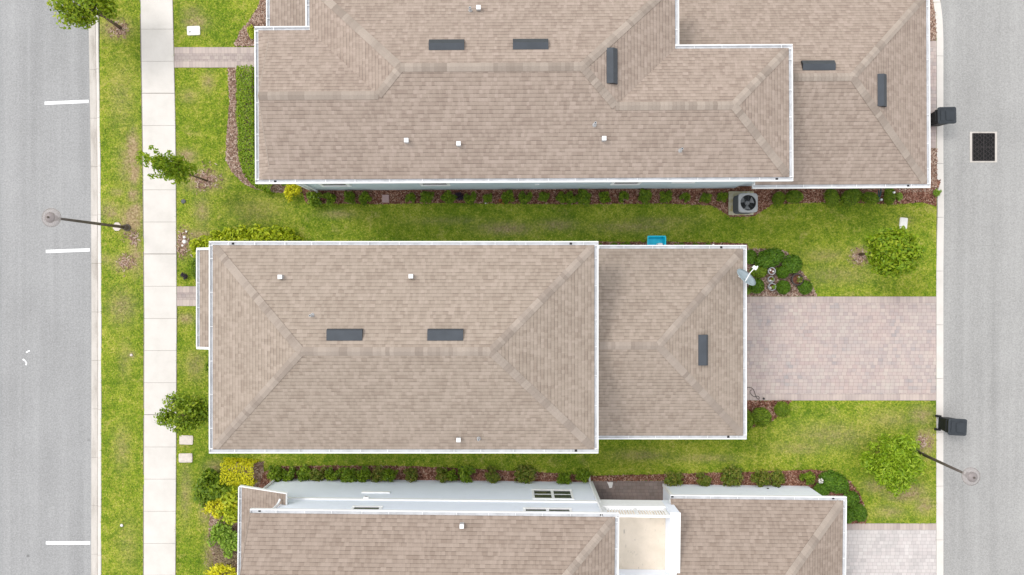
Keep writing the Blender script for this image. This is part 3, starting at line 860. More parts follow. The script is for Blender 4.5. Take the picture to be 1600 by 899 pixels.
def zf1(x, y):
    main = min(x - xa, xb - x, y - yS, yN - y)
    west = min(y - yS, eN - y) if x < xa + 4 else -9
    east = min(xe - x, y - yS, fN - y) if x > xb - 4 else -9
    v = max(main, west if x >= xv else -9, east)
    if x < xv: v = min(x - xs0, y - yS, eN - y)
    return 5.6 + P_ * max(v, -.3)
r = H1.roof('roof', F1, M['shA'])
uvd = r.data.uv_layers[0].data; pl = r.data.polygons[len(r.data.polygons) - 1]
for li in pl.loop_indices:
    vv = r.data.vertices[r.data.loops[li].vertex_index].co
    uvd[li].uv = (vv.x, vv.y * 1.0966)
H1.caps(r, [((xa + eh, er), (xa + hm, yr)), ((xa + .1, yN - .1), (xa + hm, yr)), ((xa + hm, yr), (xb - hm, yr)), ((xb - .1, yN - .1), (xb - hm, yr)), ((xb - fh, frr), (xb - hm, yr)),
            ((xb - fh, frr), (xe - fh, frr)), ((xe - .1, yS + .1), (xe - fh, frr)), ((xe - .1, fN - .1), (xe - fh, frr)), ((xv + .02, er), (xa + eh, er))], zf1)
for px, py, d in ((698, 71, (0, 1)), (829, 70, (0, 1)), (956, 104, (1, 0))): H1.slant_vent(r, px, py, zf1, d)
for px, py in ((748, 15), (636, 221), (717, 226), (943, 218)): H1.box_vent(r, px, py, zf1)
for px, py in ((735, 17), (929, 195), (1063, 235)): H1.pipe_vent(r, px, py, zf1)
m = MB(); m.idx([(xv + .02, yS + sk, 5.7), (xv + .02, eN - sk, 5.7), (xv + .02, er, 5.58 + P_ * eh)], [(0, 1, 2)]); m.build('gable_wall', M['wallb'], H1.root)
m = MB()
for ya, yb in ((yS + sk, er), (eN - sk, er)):
    za, zb = zf1(xv, ya), zf1(xv, yb)
    m.idx([(xv - .03, ya, za - .1), (xv - .03, yb, zb - .1), (xv - .03, yb, zb + .002), (xv - .03, ya, za + .002), (xv - .002, ya, za - .1), (xv - .002, yb, zb - .1), (xv - .002, yb, zb + .002), (xv - .002, ya, za + .002)], [(0, 1, 2, 3), (7, 6, 5, 4), (3, 2, 6, 7), (0, 4, 5, 1)])
m.build('verge_trim', M['cap'], H1.root)
H1.gutter((xs0, yS), (xe, yS), (0, -1), 5.6, GW, GW, (.75, 20.2)); H1.gutter((xs0, yS), (xs0, eN), (-1, 0), 5.6)
H1.gutter((xe, yS), (xe, fN), (1, 0), 5.6); H1.gutter((xb, fN), (xe, fN), (0, 1), 5.6, 0, GW); H1.gutter((xb, fN + GW), (xb, yN), (1, 0), 5.6)
H1.gutter((xs0, eN), (xa, eN), (0, 1), 5.6, GW, 0); H1.gutter((xa, eN + GW), (xa, yN), (-1, 0), 5.6)
H1.soffit([(xs0, yS), (xe, yS), (xe, fN), (xb, fN), (xb, yN), (xa, yN), (xa, eN), (xs0, eN)], 5.44)
yw = 4.60
H1.wall('wall', -9.45, yw, xe - .33, fN - .33, 0, 5.45, M['wallb'])
H1.wall('wall', xa + .35, fN - .33, xb - .33, yN - .33, 0, 5.45, M['wallb'])
H1.wall('wall', -9.45, fN - .33, xa + .35, eN - .33, 0, 5.45, M['wallb'])
for cx, w, z0 in ((-7.85, 1.32, 1.46), (-3.42, 1.32, 1.46), (5.02, 1.3, 1.46)): H1.window(cx - w / 2, cx + w / 2, z0, 2.75, yw, -1, 1, .13)
H1.window(7.0, 8.0, 1.95, 2.75, yw, -1, 1, .12)
H1.downspout(-9.1, yw - .06, 0, 5.4, (0, -1))
m = MB(); m.box(-9.47, yw - .03, 0, -9.37, yw + .1, 5.44); m.build('corner_board', M['trim'], H1.root)
m = MB(); m.box(1.0, yw - .03, 1.5, 1.2, yw + .02, 1.62); m.build('wall_vent', M['trim'], H1.root)
# garage of the upper house
qS = 4.15 + g_; qE = 17.62 - g_; qD = 4.0; qN = qS + 2 * qD; qm = qS + qD
wS = 10.1 + g_
f = [([(wS, qS), (qE, qS), (qE - qD, qm), (9.0, qm), (9.0, yS + .5), (wS, yS + .5)], (0, qS), (0, 1), 3.2),
     ([(xb - .34, qN), (qE, qN), (qE - qD, qm), (xb - .34, qm)], (0, qN), (0, -1), 3.2),
     ([(qE, qS), (qE, qN), (qE - qD, qm)], (qE, 0), (-1, 0), 3.2)]
zg1 = lambda x, y: 3.2 + P_ * min(qE - x, y - qS, qN - y)
r = H1.roof('garage_roof', f, M['shA'])
H1.caps(r, [((qE - .1, qS + .1), (qE - qD, qm)), ((qE - .1, qN - .1), (qE - qD, qm)), ((9.0, qm), (qE - qD, qm))], zg1)
H1.slant_vent(r, 1278, 103, zg1, (0, 1), 1.3); H1.slant_vent(r, 1377, 142, zg1, (1, 0), 1.3)
H1.gutter((wS, qS), (qE, qS), (0, -1), 3.2, GW * .6, GW, (6.6,)); H1.gutter((qE, qS), (qE, qN), (1, 0), 3.2)
m = MB(); m.box(wS - .03, qS, 3.05, wS, qS + .45, 3.22); m.build('roof_edge', M['white'], H1.root)
H1.soffit([(wS, qS), (qE, qS), (qE, qN), (wS, qN)], 3.04)
H1.wall('garage_wall', xe - .33, qS + .42, qE - .35, qN - .35, 0, 3.05, M['wallb'])
m = MB()
for k in range(4): m.box(qE - .37, qm - 2.4, .02 + k * .56, qE - .31, qm + 2.4, .02 + k * .56 + .54)
m.build('garage_door', M['trim'], H1.root)
wp = -10.42 + g_
r = H1.roof('porch_roof', [([(wp, eN + .3), (xa + .35, eN + .3), (xa + .35, yN + 2.5), (wp, yN + 2.5)], (wp, 0), (1, 0), 2.95, .3), ([(wp, eN - .5), (-9.4, eN - .5), (-9.4, eN + .3), (wp, eN + .3)], (wp, 0), (1, 0), 2.95, .3)], M['shA'])
H1.gutter((wp, eN - .5), (wp, yN + 2.5), (-1, 0), 2.95)
for y in (eN + .1, yN + 2.2):
    m = MB(); m.box(wp + .15, y - .1, 0, wp + .35, y + .1, 2.95); m.build('porch_column', M['trim'], H1.root)

# ---- lower house (turned a little)
RZ3 = -.011
H3 = House('lower house with tall white side wall, roof terrace and separate garage roof', (gx(680), gy(750.5), 0), RZ3)
cx3, cy3 = gx(680), gy(750.5)
yw3 = cy3                                  # north wall plane
yE = -8.66 - g_; X0, X1 = -10.12, 4.12 - g_; half = 4.05; yM = yE - half; yB = yE - 2 * half
F3 = [([(X0, yE), (X1, yE), (X1 - half, yM), (X0, yM)], (0, yE), (0, -1), 5.6), ([(X0, yB), (X1, yB), (X1 - half, yM), (X0, yM)], (0, yB), (0, 1), 5.6), ([(X1, yE), (X1, yB), (X1 - half, yM)], (X1, 0), (-1, 0), 5.6)]
zf3 = lambda x, y: 5.6 + P_ * min(X1 - x, yE - y, y - yB)
r = H3.roof('roof', F3, M['shC'])
H3.caps(r, [((X1 - .1, yE - .1), (X1 - half, yM)), ((X1 - .1, yB + .1), (X1 - half, yM)), ((X0, yM), (X1 - half, yM))], zf3)
H3.box_vent(r, 722, 820, zf3)
H3.gutter((X0, yE), (X1, yE), (0, 1), 5.6, .02, GW, (.35, 13.6)); H3.gutter((X1, yB), (X1, yE), (1, 0), 5.6, GW, 0)
m = MB()
for ya, yb in ((yE, yM), (yB, yM)):
    za, zb = zf3(X0, ya), zf3(X0, yb)
    m.idx([(X0 - .03, ya, za - .17), (X0 - .03, yb, zb - .17), (X0 - .03, yb, zb + .012), (X0 - .03, ya, za + .012), (X0, ya, za - .17), (X0, yb, zb - .17), (X0, yb, zb + .012), (X0, ya, za + .012)], [(0, 1, 2, 3), (7, 6, 5, 4), (3, 2, 6, 7), (0, 4, 5, 1)])
m.build('verge_trim', M['cap'], H3.root)
H3.soffit([(X0, yE), (X1, yE), (X1, yB), (X0, yB)], 5.44)
xe3 = 3.74; xu = -9.6; xl = -10.95
H3.wall('wall', xl, yw3, xe3, yB + .33, 0, 3.0, M['wallw'])
H3.wall('wall', xu, yw3 - .012, xe3 - .004, yB + .34, 3.02, 5.45, M['wallw'])
m = MB(); m.idx([(xu, yE - .4, 5.45), (xu, yB + .4, 5.45), (xu, yM, zf3(xu, yM) - .03)], [(0, 1, 2)]); m.build('gable_wall', M['wallw'], H3.root)
m = MB(); m.box(-9.9, yw3 - .03, 2.93, xe3 + .03, yw3 + .05, 3.1); m.build('band_course', M['trim'], H3.root)
m = MB(); m.box(xe3 - .1, yw3 - .05, 0, xe3 + .035, yw3 + .03, 2.92); m.box(xe3 - .1, yw3 - .05, 3.11, xe3 + .03, yw3 + .025, 5.44); m.build('corner_board', M['trim'], H3.root)
H3.window(.88, 2.68, 1.38, 2.72, yw3, 1, 2, .1)
H3.window(.45, 2.45, 3.92, 4.9, yw3 - .012, 1, 2, .11)
H3.window(-6.55, -5.3, 3.92, 4.9, yw3 - .012, 1, 1, .11)
m = MB(); m.box(-6.58, yw3 - .02, 1.98, -5.35, yw3 + .06, 2.14); m.build('wall_ledge', M['trim'], H3.root)
m = MB(); m.box(-6.3, yw3 + .04, 2.96, -6.08, yw3 + .13, 3.08); m.cur = 1; m.box(-6.24, yw3 + .13, 2.99, -6.14, yw3 + .135, 3.05); m.build('wall_vent', [M['trim'], M['ventd']], H3.root)
m = MB(); m.box(.1, yw3 - .02, .25, .22, yw3 + .03, .37); m.build('outlet_box', M['galv'], H3.root)
H3.downspout(xl - .02, yw3 + .06, 0, 3.0, (-.3, 1)); H3.downspout(xu - .02, yw3 + .05, 3.85, 5.4, (.2, .6)); H3.downspout(xe3 - .12, yw3 + .07, 0, 5.42, (0, 1))
# side shed roof at the front
sx0, sx1, syN = -11.62 + g_, -9.32, -8.57
zs = lambda x: 2.98 + .41 * (x - sx0)
r = H3.roof('porch_roof', [([(sx0, syN), (sx1, syN), (sx1, yw3), (sx0, yw3)], (sx0, 0), (1, 0), 2.98, .41), ([(sx0, yw3), (xu, yw3), (xu, yB), (sx0, yB)], (sx0, 0), (1, 0), 2.98, .41)], M['shC'])
m = MB()
def edge(ax, ay, bx, by, za, zb, nx_, ny_, th=.03, dz=.17):
    m.idx([(ax, ay, za - dz), (bx, by, zb - dz), (bx, by, zb + .012), (ax, ay, za + .012), (ax + nx_ * th, ay + ny_ * th, za - dz), (bx + nx_ * th, by + ny_ * th, zb - dz), (bx + nx_ * th, by + ny_ * th, zb + .012), (ax + nx_ * th, ay + ny_ * th, za + .012)],
          [(0, 1, 2, 3), (7, 6, 5, 4), (3, 2, 6, 7), (0, 4, 5, 1), (1, 5, 6, 2), (0, 3, 7, 4)])
edge(sx0 - .13, syN, sx1 + .045, syN, zs(sx0 - .13), zs(sx1 + .045), 0, 1); m.build('porch_fascia', M['trim'], H3.root); m = MB(); edge(sx1, syN - .001, sx1, yw3, zs(sx1), zs(sx1), 1, 0)
m.build('porch_fascia', M['trim'], H3.root)
H3.gutter((sx0, yB), (sx0, syN), (-1, 0), 2.98)
for y in (yw3 - 3.0, yw3 - 6.0):
    m = MB(); m.box(sx0 + .12, y - .1, 0, sx0 + .32, y + .1, 2.9); m.build('porch_column', M['trim'], H3.root)
# terrace
ty = yw3 - .10; tx0, tx1 = xe3 + .04, 6.92; tS = -11.75
m = MB(); m.box(tx0, tS, 3.2, 6.458, ty - .132, 3.3); m.build('terrace_floor', M['deck'], H3.root)
m = MB(); m.box(tx0, ty - .13, 2.5, 6.455, ty + .05, 3.36); m.build('terrace_beam', M['trim'], H3.root)
m = MB(); m.box(6.46, tS, 2.5, 6.86, ty + .05, 4.15); m.cur = 1; m.box(6.45, tS, 4.152, 6.87, ty + .07, 4.2); m.build('terrace_parapet', [M['wallw'], M['trim']], H3.root)
m = MB(); m.box(tx0, tS - .2, 3.0, tx1 - .01, tS - .002, 5.0); m.build('terrace_back_wall', M['wallw'], H3.root)
m = MB(); yr3 = ty - .04
m.box(tx0 + .1, yr3 - .05, 4.27, 6.42, yr3 + .05, 4.33); m.box(tx0 + .1, yr3 - .035, 3.43, 6.42, yr3 + .035, 3.48)
for x in (tx0 + .1, (tx0 + 6.5) / 2, 6.36): m.box(x - .045, yr3 - .045, 3.362, x + .045, yr3 + .045, 4.268)
x = tx0 + .25
while x < 6.3:
    m.box(x - .017, yr3 - .017, 3.481, x + .017, yr3 + .017, 4.269); x += .115
m.build('terrace_railing', M['trim'], H3.root)
m = MB(); m.box(tx0, tS - .1, 0, 7.0, tS, 2.99); m.build('courtyard_wall', M['wallw'], H3.root)
# garage
kE = 14.2 - g_; kN = -8.72 - g_; kW = 6.73; kh = 4.05; kM = kN - kh; kB = kN - 2 * kh; kz = 3.0
f = [([(kW, kN), (kE, kN), (kE - kh, kM), (kW, kM)], (0, kN), (0, -1), kz), ([(kW, kB), (kE, kB), (kE - kh, kM), (kW, kM)], (0, kB), (0, 1), kz), ([(kE, kN), (kE, kB), (kE - kh, kM)], (kE, 0), (-1, 0), kz)]
zg3 = lambda x, y: kz + P_ * min(kE - x, kN - y, y - kB)
r = H3.roof('garage_roof', f, M['shC'])
H3.caps(r, [((kE - .1, kN - .1), (kE - kh, kM)), ((kE - .1, kB + .1), (kE - kh, kM)), ((kW, kM), (kE - kh, kM))], zg3, .19)
H3.gutter((kW, kN), (kE, kN), (0, 1), kz, .0, GW, (.1, 6.95)); H3.gutter((kE, kB), (kE, kN), (1, 0), kz)
H3.soffit([(kW, kN), (kE, kN), (kE, kB), (kW, kB)], kz - .16)
ywg = -9.22 + .12
H3.wall('garage_wall', 7.08, ywg, 13.85, kB + .35, 0, kz - .14, M['wallw'])
m = MB(); m.box(11.75, ywg - .02, .5, 11.83, ywg + .03, .6); m.build('outlet_box', M['acd'], H3.root)
m = MB(); m.box(12.3, ywg - .02, .32, 12.38, ywg + .03, .42); m.build('outlet_box', M['acd'], H3.root)
m = MB(); m.box(7.055, ywg - .1, 0, 7.16, ywg + .022, kz - .17); m.build('corner_board', M['trim'], H3.root)
m = MB()
for k in range(4): m.box(13.83, kM - 2.4, .02 + k * .56, 13.89, kM + 2.4, .02 + k * .56 + .54)
m.build('garage_door', M['trim'], H3.root)


# ------------------------------------------------------------------ plants
def leaf_arrays(pts, nrm, L, asp=.5, fold=.15, droop=.0):
    """pts (n,3), nrm (n,3) leaf normals, L (n,) -> quads"""
    n = len(pts)
    nrm = nrm / (np.linalg.norm(nrm, axis=1, keepdims=True) + 1e-9)
    rv = RS.normal(size=(n, 3)); t = np.cross(nrm, rv); t /= (np.linalg.norm(t, axis=1, keepdims=True) + 1e-9)
    b = np.cross(nrm, t); Lc = L[:, None]
    v = np.empty((n * 4, 3))
    v[0::4] = pts - t * Lc * .5
    v[1::4] = pts + b * Lc * asp * .5 + nrm * Lc * fold - t * Lc * .05
    v[2::4] = pts + t * Lc * .5
    v[3::4] = pts - b * Lc * asp * .5 + nrm * Lc * fold - t * Lc * .05
    return v

def leaf_mesh(name, V, mat, parent=None):
    n = len(V) // 4
    return np_mesh(name, V, np.arange(n * 4).reshape(-1, 4), {'rnd': np.repeat(np.clip(RS.normal(.5, .24, n), 0, 1), 4)}, mat, parent)

def ball_pts(n, c, r, power=.45):
    d = RS.normal(size=(n, 3)); d /= np.linalg.norm(d, axis=1, keepdims=True)
    rad = RS.uniform(0, 1, n) ** power
    p = d * rad[:, None] * np.asarray(r) + np.asarray(c)
    return p, d

def clump_leaves(clumps, per, L, up=.6, rand=.7, asp=.5):
    vs = []
    for c, r in clumps:
        k = max(6, int(per * (np.mean(r) if np.ndim(r) else r) ** 2))
        p, d = ball_pts(k, c, r)
        nr = d * .7 + RS.normal(size=(k, 3)) * rand + np.array([0, 0, up])
        vs.append(leaf_arrays(p, nr, RS.uniform(.65, 1.3, k) * L, asp))
    return np.concatenate(vs)

def crown_clumps(R, n, r, c=(0, 0, 0), zmin=-1.0, jitter=.25):
    """n clumps over an ellipsoid of radii R"""
    out = []
    while len(out) < n:
        d = RS.normal(size=3); d /= np.linalg.norm(d)
        if d[2] < zmin: continue
        k = RS.uniform(.35, 1.0) ** .6 * RS.uniform(1 - jitter, 1 + jitter * .5)
        out.append((np.asarray(c) + d * np.asarray(R) * k, r * RS.uniform(.6, 1.3)))
    return out

# ---- shrub prototypes (unit ~ 1 m wide), copied many times
PROTO = {}
def proto(key, V, mat):
    o = leaf_mesh('shrub', V, mat)
    PROTO[key] = o.data
    bpy.data.objects.remove(o)
def shell_pts(n, R, sq=2.0, zlo=-.15):
    d = RS.normal(size=(n, 3)); d /= np.linalg.norm(d, axis=1, keepdims=True)
    d[:, 2] = np.where(d[:, 2] < zlo, -d[:, 2], d[:, 2])
    q = (np.abs(d) ** sq).sum(1) ** (1 / sq)
    p = d / q[:, None]
    lump = np.array([1 + .12 * mnoise.noise(Vector(x) * 3.2) for x in p])
    return p * lump[:, None] * np.asarray(R) * RS.uniform(.74, 1.06, n)[:, None], d
for k in range(3):
    V = clump_leaves(crown_clumps((.40, .40, .38), 26, .17, (0, 0, .42), -.5), 1500, .135)
    proto('leafy%d' % k, V, M['Ldark'])
    V = clump_leaves(crown_clumps((.44, .44, .34), 30, .17, (0, 0, .42), -.4), 1500, .12)
    proto('olive%d' % k, V, M['Lolive'])
for k in range(2):
    p, d = shell_pts(2400, (.5, .5, .5)); p[:, 2] += .42
    proto('clip%d' % k, leaf_arrays(p, d * 1.0 + RS.normal(size=p.shape) * .65, RS.uniform(.06, .14, len(p)), .55), M['Lclip'])
    p, d = shell_pts(2600, (.5, .5, .45)); p[:, 2] += .4
    proto('mid%d' % k, leaf_arrays(p, d * .8 + RS.normal(size=p.shape) * .6 + np.array([0, 0, .3]), RS.uniform(.06, .12, len(p)), .5), M['Ldark'])
V = clump_leaves(crown_clumps((.36, .36, .3), 22, .16, (0, 0, .4), -.3), 1300, .14); proto('bright', V, M['Lbright'])
V = clump_leaves(crown_clumps((.42, .42, .32), 30, .16, (0, 0, .42), -.3), 1700, .10); proto('gold', V, M['Lgold'])
V = clump_leaves(crown_clumps((.42, .42, .32), 34, .17, (0, 0, .42), -.3), 1150, .155); proto('lime', V, M['Llime'])
V = clump_leaves(crown_clumps((.42, .42, .3), 26, .16, (0, 0, .38), -.3), 1300, .09, asp=.25); proto('dry', V, M['Ldry'])
V = clump_leaves(crown_clumps((.4, .4, .32), 20, .16, (0, 0, .4), -.3), 1000, .13); proto('purple', V, M['Lpurple'])
V = clump_leaves(crown_clumps((.4, .4, .2), 14, .12, (0, 0, .35), -.3), 1800, .09); proto('orange', V, M['orange'])

def shrub(key, px, py, w, d, h, label, group, rz=None, name='shrub', cat='shrub'):
    """w,d in photo pixels (ground scale), h metres; px,py = ground position"""
    o = bpy.data.objects.new(name, PROTO[key]); COL.objects.link(o)
    q = random.uniform(.86, 1.16)
    o.location = (gx(px), gy(py), 0.0); o.scale = (w * S * q, d * S * q, h * random.uniform(.85, 1.15))
    o.rotation_euler = (0, 0, random.uniform(0, 6.28) if rz is None else rz)
    return tag(o, label, cat, group)

ORD = ['first', 'second', 'third', 'fourth', 'fifth', 'sixth', 'seventh', 'eighth', 'ninth', 'tenth', 'eleventh', 'twelfth', 'thirteenth', 'fourteenth', 'fifteenth', 'sixteenth', 'seventeenth', 'eighteenth', 'nineteenth', 'twentieth', 'twenty first', 'twenty second', 'twenty third']
GU = 'shrubs in the mulch bed under the blue grey wall'
row = [(494, 312, 24), (517, 311, 23), (548, 311, 21), (572, 311, 25), (642, 310, 17), (669, 310, 20), (701, 310, 21), (736, 311, 22), (763, 311, 18), (794, 309, 22), (821, 310, 21), (850, 309, 17), (877, 310, 19), (893, 311, 20), (912, 309, 22), (943, 309, 22), (972, 309, 22), (1006, 309, 20), (1038, 309, 20), (1068, 309, 19), (1100, 310, 20), (1127, 309, 19)]
for i, (x, y, w) in enumerate(row):
    shrub('leafy%d' % (i % 3), x, y, w * 1.08, w, .026 * w, 'leafy green shrub under the blue grey wall, %s from the downspout end' % ORD[i], GU)
shrub('purple', 719, 308, 17, 17, .45, 'dark purple plant under the blue grey wall', GU, name='purple_plant', cat='plant')
shrub('orange', 785, 315, 13, 11, .32, 'small orange flowering plant at the lawn edge of the mulch bed', None, name='flowering_plant', cat='plant')
for i, (x, y, w, d) in enumerate([(1213, 312, 24, 19), (1237, 309, 26, 19), (1296, 310, 27, 21), (1325, 310, 30, 21), (1355, 311, 30, 19), (1385, 308, 30, 18)]):
    shrub('mid%d' % (i % 2), x, y, w, d, .55, 'low green shrub along the upper garage gutter, %s from the air conditioner' % ORD[i], 'low shrubs along the upper garage')
GL = 'shrubs in the red mulch along the white wall'
for i, (x, w) in enumerate([(434, 25), (455, 27), (478, 26), (500, 24), (523, 27), (547, 25), (570, 24), (594, 27), (612, 23)]):
    shrub('olive%d' % (i % 3) if i % 4 == 3 else 'leafy%d' % (i % 3), x, 738 + i * .25, w * 1.15, w, .72, 'dense green shrub in the joined row by the white wall, %s from the left' % ORD[i], GL)
for i, (x, y, w, key) in enumerate([(643, 739, 22, 'olive0'), (692, 739, 26, 'olive1'), (706, 740, 22, 'leafy0'), (729, 739, 28, 'leafy1'), (770, 740, 27, 'olive2'), (819, 741, 29, 'olive0'), (879, 746, 25, 'leafy2'), (911, 741, 22, 'leafy0')]):
    shrub(key, x, y, w * 1.1, w, .66, 'separate green shrub by the white wall, %s after the joined row' % ORD[i], GL)
for i, (x, y, w, key) in enumerate([(1051, 746, 27, 'olive1'), (1097, 747, 27, 'olive2'), (1140, 745, 29, 'olive0'), (1184, 745, 30, 'olive1'), (1211, 746, 28, 'olive2'), (1258, 744, 23, 'leafy1')]):
    shrub(key, x, y, w * 1.1, w, .62, 'olive green shrub beside the lower garage wall, %s from the courtyard' % ORD[i], 'shrubs beside the lower garage wall')
GC = 'clipped shrubs at the lower garage corner'
for key, x, y, w, d, h, rz, lb in (('clip0', 1300, 751, 44, 27, .55, -.45, 'long oval clipped shrub at the corner of the lower garage'), ('clip1', 1280, 763, 26, 22, .5, 0, 'small dark clipped shrub against the lower garage wall'),
        ('clip1', 1325, 777, 25, 22, .5, .3, 'round clipped shrub to the right of the lower garage gutter corner'), ('clip0', 1338, 798, 24, 31, .5, .5, 'clipped shrub nearest the pale driveway'), ('clip1', 1319, 802, 26, 24, .5, 0, 'clipped shrub between lower garage and the pale driveway')):
    shrub(key, x, y, w, d, h, lb, GC, rz)
GP = 'round shrubs in the bed by the pink driveway'
for key, x, y, w, d, h, rz, lb in (('clip0', 1199, 404, 40, 25, .55, .3, 'long green shrub at the top of the pot bed'), ('clip1', 1170, 402, 22, 24, .5, 0, 'dark green shrub against the garage gutter above the satellite dish'), ('mid0', 1183, 424, 26, 20, .5, 0, 'loose shrub under the satellite dish arm'),
        ('clip1', 1179, 447, 23, 23, .5, 0, 'round green shrub below the satellite dish'), ('clip0', 1220, 449, 22, 22, .5, 1, 'round green shrub beside the lowest grey pot'), ('clip1', 1234, 413, 27, 24, .5, 0, 'round green shrub at the outer top edge of the pot bed'),
        ('clip0', 1220, 426, 22, 22, .5, 2, 'round green shrub between the grey pots and the brown pot'), ('clip1', 1254, 449, 22, 22, .48, 1, 'round green shrub below the big brown pot')):
    shrub(key, x, y, w, d, h, lb, GP, rz)
for key, x, y, w, h, lb in (('bright', 1167, 455, 16, .3, 'light green seedling against the garage gutter by the driveway'), ('bright', 1213, 421, 9, .25, 'lime seedling next to the top grey pot')):
    shrub(key, x, y, w, w, h, lb, None, name='small_plant', cat='plant')
for key, x, y, w, d, h, lb in (('mid0', 1185, 650, 34, 30, .6, 'wide green shrub below the pink driveway'), ('mid1', 1219, 638, 20, 20, .45, 'small round shrub at the lower edge of the pink driveway'), ('mid1', 1160, 655, 26, 32, .6, 'green shrub tucked under the garage gutter below the driveway')):
    shrub(key, x, y, w, d, h, lb, 'shrubs below the pink driveway', 0)
for i, x in enumerate((938, 958, 978, 1060, 1085, 1105)):
    shrub('leafy%d' % (i % 3), x, 388, 18, 18, .45, 'low plant half hidden by the middle garage gutter, %s from the left' % ORD[i], 'plants along the middle garage gutter')
# left groups
for i, (key, x, y, w, d, h, lb) in enumerate([
        ('gold', 461, 298, 44, 30, .75, 'bright yellow shrub under the lower left corner of the upper house'),
        ('leafy0', 352, 753, 46, 50, 1.1, 'dark green shrub right of the two concrete covers'), ('leafy1', 335, 744, 44, 40, 1.1, 'dark green shrub nearest the lower concrete cover'), ('leafy2', 328, 765, 44, 40, .9, 'dark green shrub sprawling onto the lawn below the covers'),
        ('gold', 361, 774, 50, 42, .85, 'yellow shrub beside the lower house porch gutter'), ('gold', 343, 788, 44, 44, .7, 'yellow shrub at the lawn edge of the lower left bed'), ('lime', 364, 795, 46, 42, .85, 'lime shrub pressed against the lower house porch gutter'), ('lime', 370, 757, 54, 44, .8, 'lime shrub below the clipped yellow hedge'),
        ('bright', 349, 830, 52, 46, .85, 'bright green shrub left of the lower house porch gutter'), ('bright', 364, 846, 50, 48, .75, 'bright green shrub touching the lower porch gutter near the bottom'), ('dry', 349, 868, 60, 46, .55, 'dry brown shrub near the bottom left corner of the lower house'), ('gold', 354, 893, 56, 36, .65, 'yellow shrub at the bottom edge of the picture')]):
    shrub(key, x, y, w, d, h, lb, None if i == 0 else 'shrubs in the lower left bed')
GN = 'lime hedge around the middle house corner'
for i, (x, y, w, d) in enumerate([(322, 389, 34, 30), (343, 384, 34, 30), (366, 379, 34, 32), (388, 375, 36, 36), (409, 373, 38, 38), (430, 377, 34, 34), (448, 377, 34, 34), (465, 383, 24, 24)]):
    shrub('lime', x, y - 4, w * 1.1, d * 1.05, 1.1, 'lime shrub above the middle house gutter, %s from the left' % ORD[i], GN)
for i, (x, y) in enumerate([(322, 402), (320, 415), (317, 427)]):
    shrub('lime' if i == 0 else 'mid1', x, y, 28, 26, .75, 'shrub left of the middle porch gutter, %s from the top' % ORD[i], GN)
shrub('purple', 290, 431, 15, 10, .25, 'dark spiky plant on the lawn beside the middle porch', None, name='small_plant', cat='plant')
shrub('leafy0', 326, 442, 20, 10, .3, 'small plant where the middle walkway meets the porch', None, name='small_plant', cat='plant')
for i, (x, y) in enumerate([(341, 560), (340, 572)]):
    shrub('leafy%d' % i, x, y, 30, 28, .7, ['dark shrub below the middle porch roof', 'second dark shrub against the middle house gutter below the porch'][i], 'dark shrubs below the middle porch')
for i, (x, y) in enumerate([(1433, 318), (1462, 312)]):
    shrub('bright', x - 30 * (i == 0), y - 10, 16, 14, .25, ['pale green weed in the mulch by the hose end', 'pale weed at the mulch corner beside the lane kerb'][i], None, name='small_plant', cat='plant')
shrub('lime', 395, 52, 14, 24, .3, 'straggly plant in the mulch at the upper left corner of the house', None, name='small_plant', cat='plant')

def hedge(name, path, w, h, mat, L, dens, label, cat='hedge', rough=.45):
    """clipped hedge along a path of photo pixels, w metres wide"""
    pts, nr = [], []
    P2 = [Vector((*G2(*p), 0)) for p in path]
    for a, b in zip(P2, P2[1:]):
        d = b - a; ln = d.length; d.normalize(); q = Vector((-d.y, d.x, 0))
        n = int(ln * (w + 2 * h) * dens)
        for _ in range(n):
            s = random.uniform(-.05, ln + .05); u = random.uniform(-(w / 2 + h), w / 2 + h)
            if abs(u) < w / 2: o, z, nv = u, h, Vector((0, 0, 1))
            else: o, z, nv = math.copysign(w / 2, u), h - (abs(u) - w / 2), q * math.copysign(1, u)
            p = a + d * s + q * o
            bump = .10 * mnoise.noise(Vector((p.x * 2.2, p.y * 2.2, z * 2))) + random.uniform(-.09, .02)
            p = p + nv * bump
            rc = max(0, abs(o) - w / 2 + .1) + max(0, z - h + .1)
            if rc > .13: p = p - Vector((0, 0, .04)) - q * math.copysign(.04, o)
            pts.append((p.x, p.y, z + (bump if nv.z else 0))); nr.append(nv)
    pts = np.array(pts); nr = np.array([tuple(v) for v in nr])
    c = pts.mean(0); c[2] = 0
    V = leaf_arrays(pts - c, nr + RS.normal(size=pts.shape) * rough + np.array([0, 0, .25]), RS.uniform(.6, 1.35, len(pts)) * L, .5)
    o = leaf_mesh(name, V, mat); o.location = c
    return tag(o, label, cat)
hedge('hedge', [(391, 112), (392, 160), (393, 205), (394, 245), (400, 270), (417, 286), (432, 291)], .80, .75, M['Lhedge'], .085, 900, 'long clipped green hedge beside the upper house west gutter')
hedge('hedge', [(357, 733), (404, 734)], 1.05, .8, M['Lgold'], .095, 620, 'clipped yellow hedge block below the middle house corner')

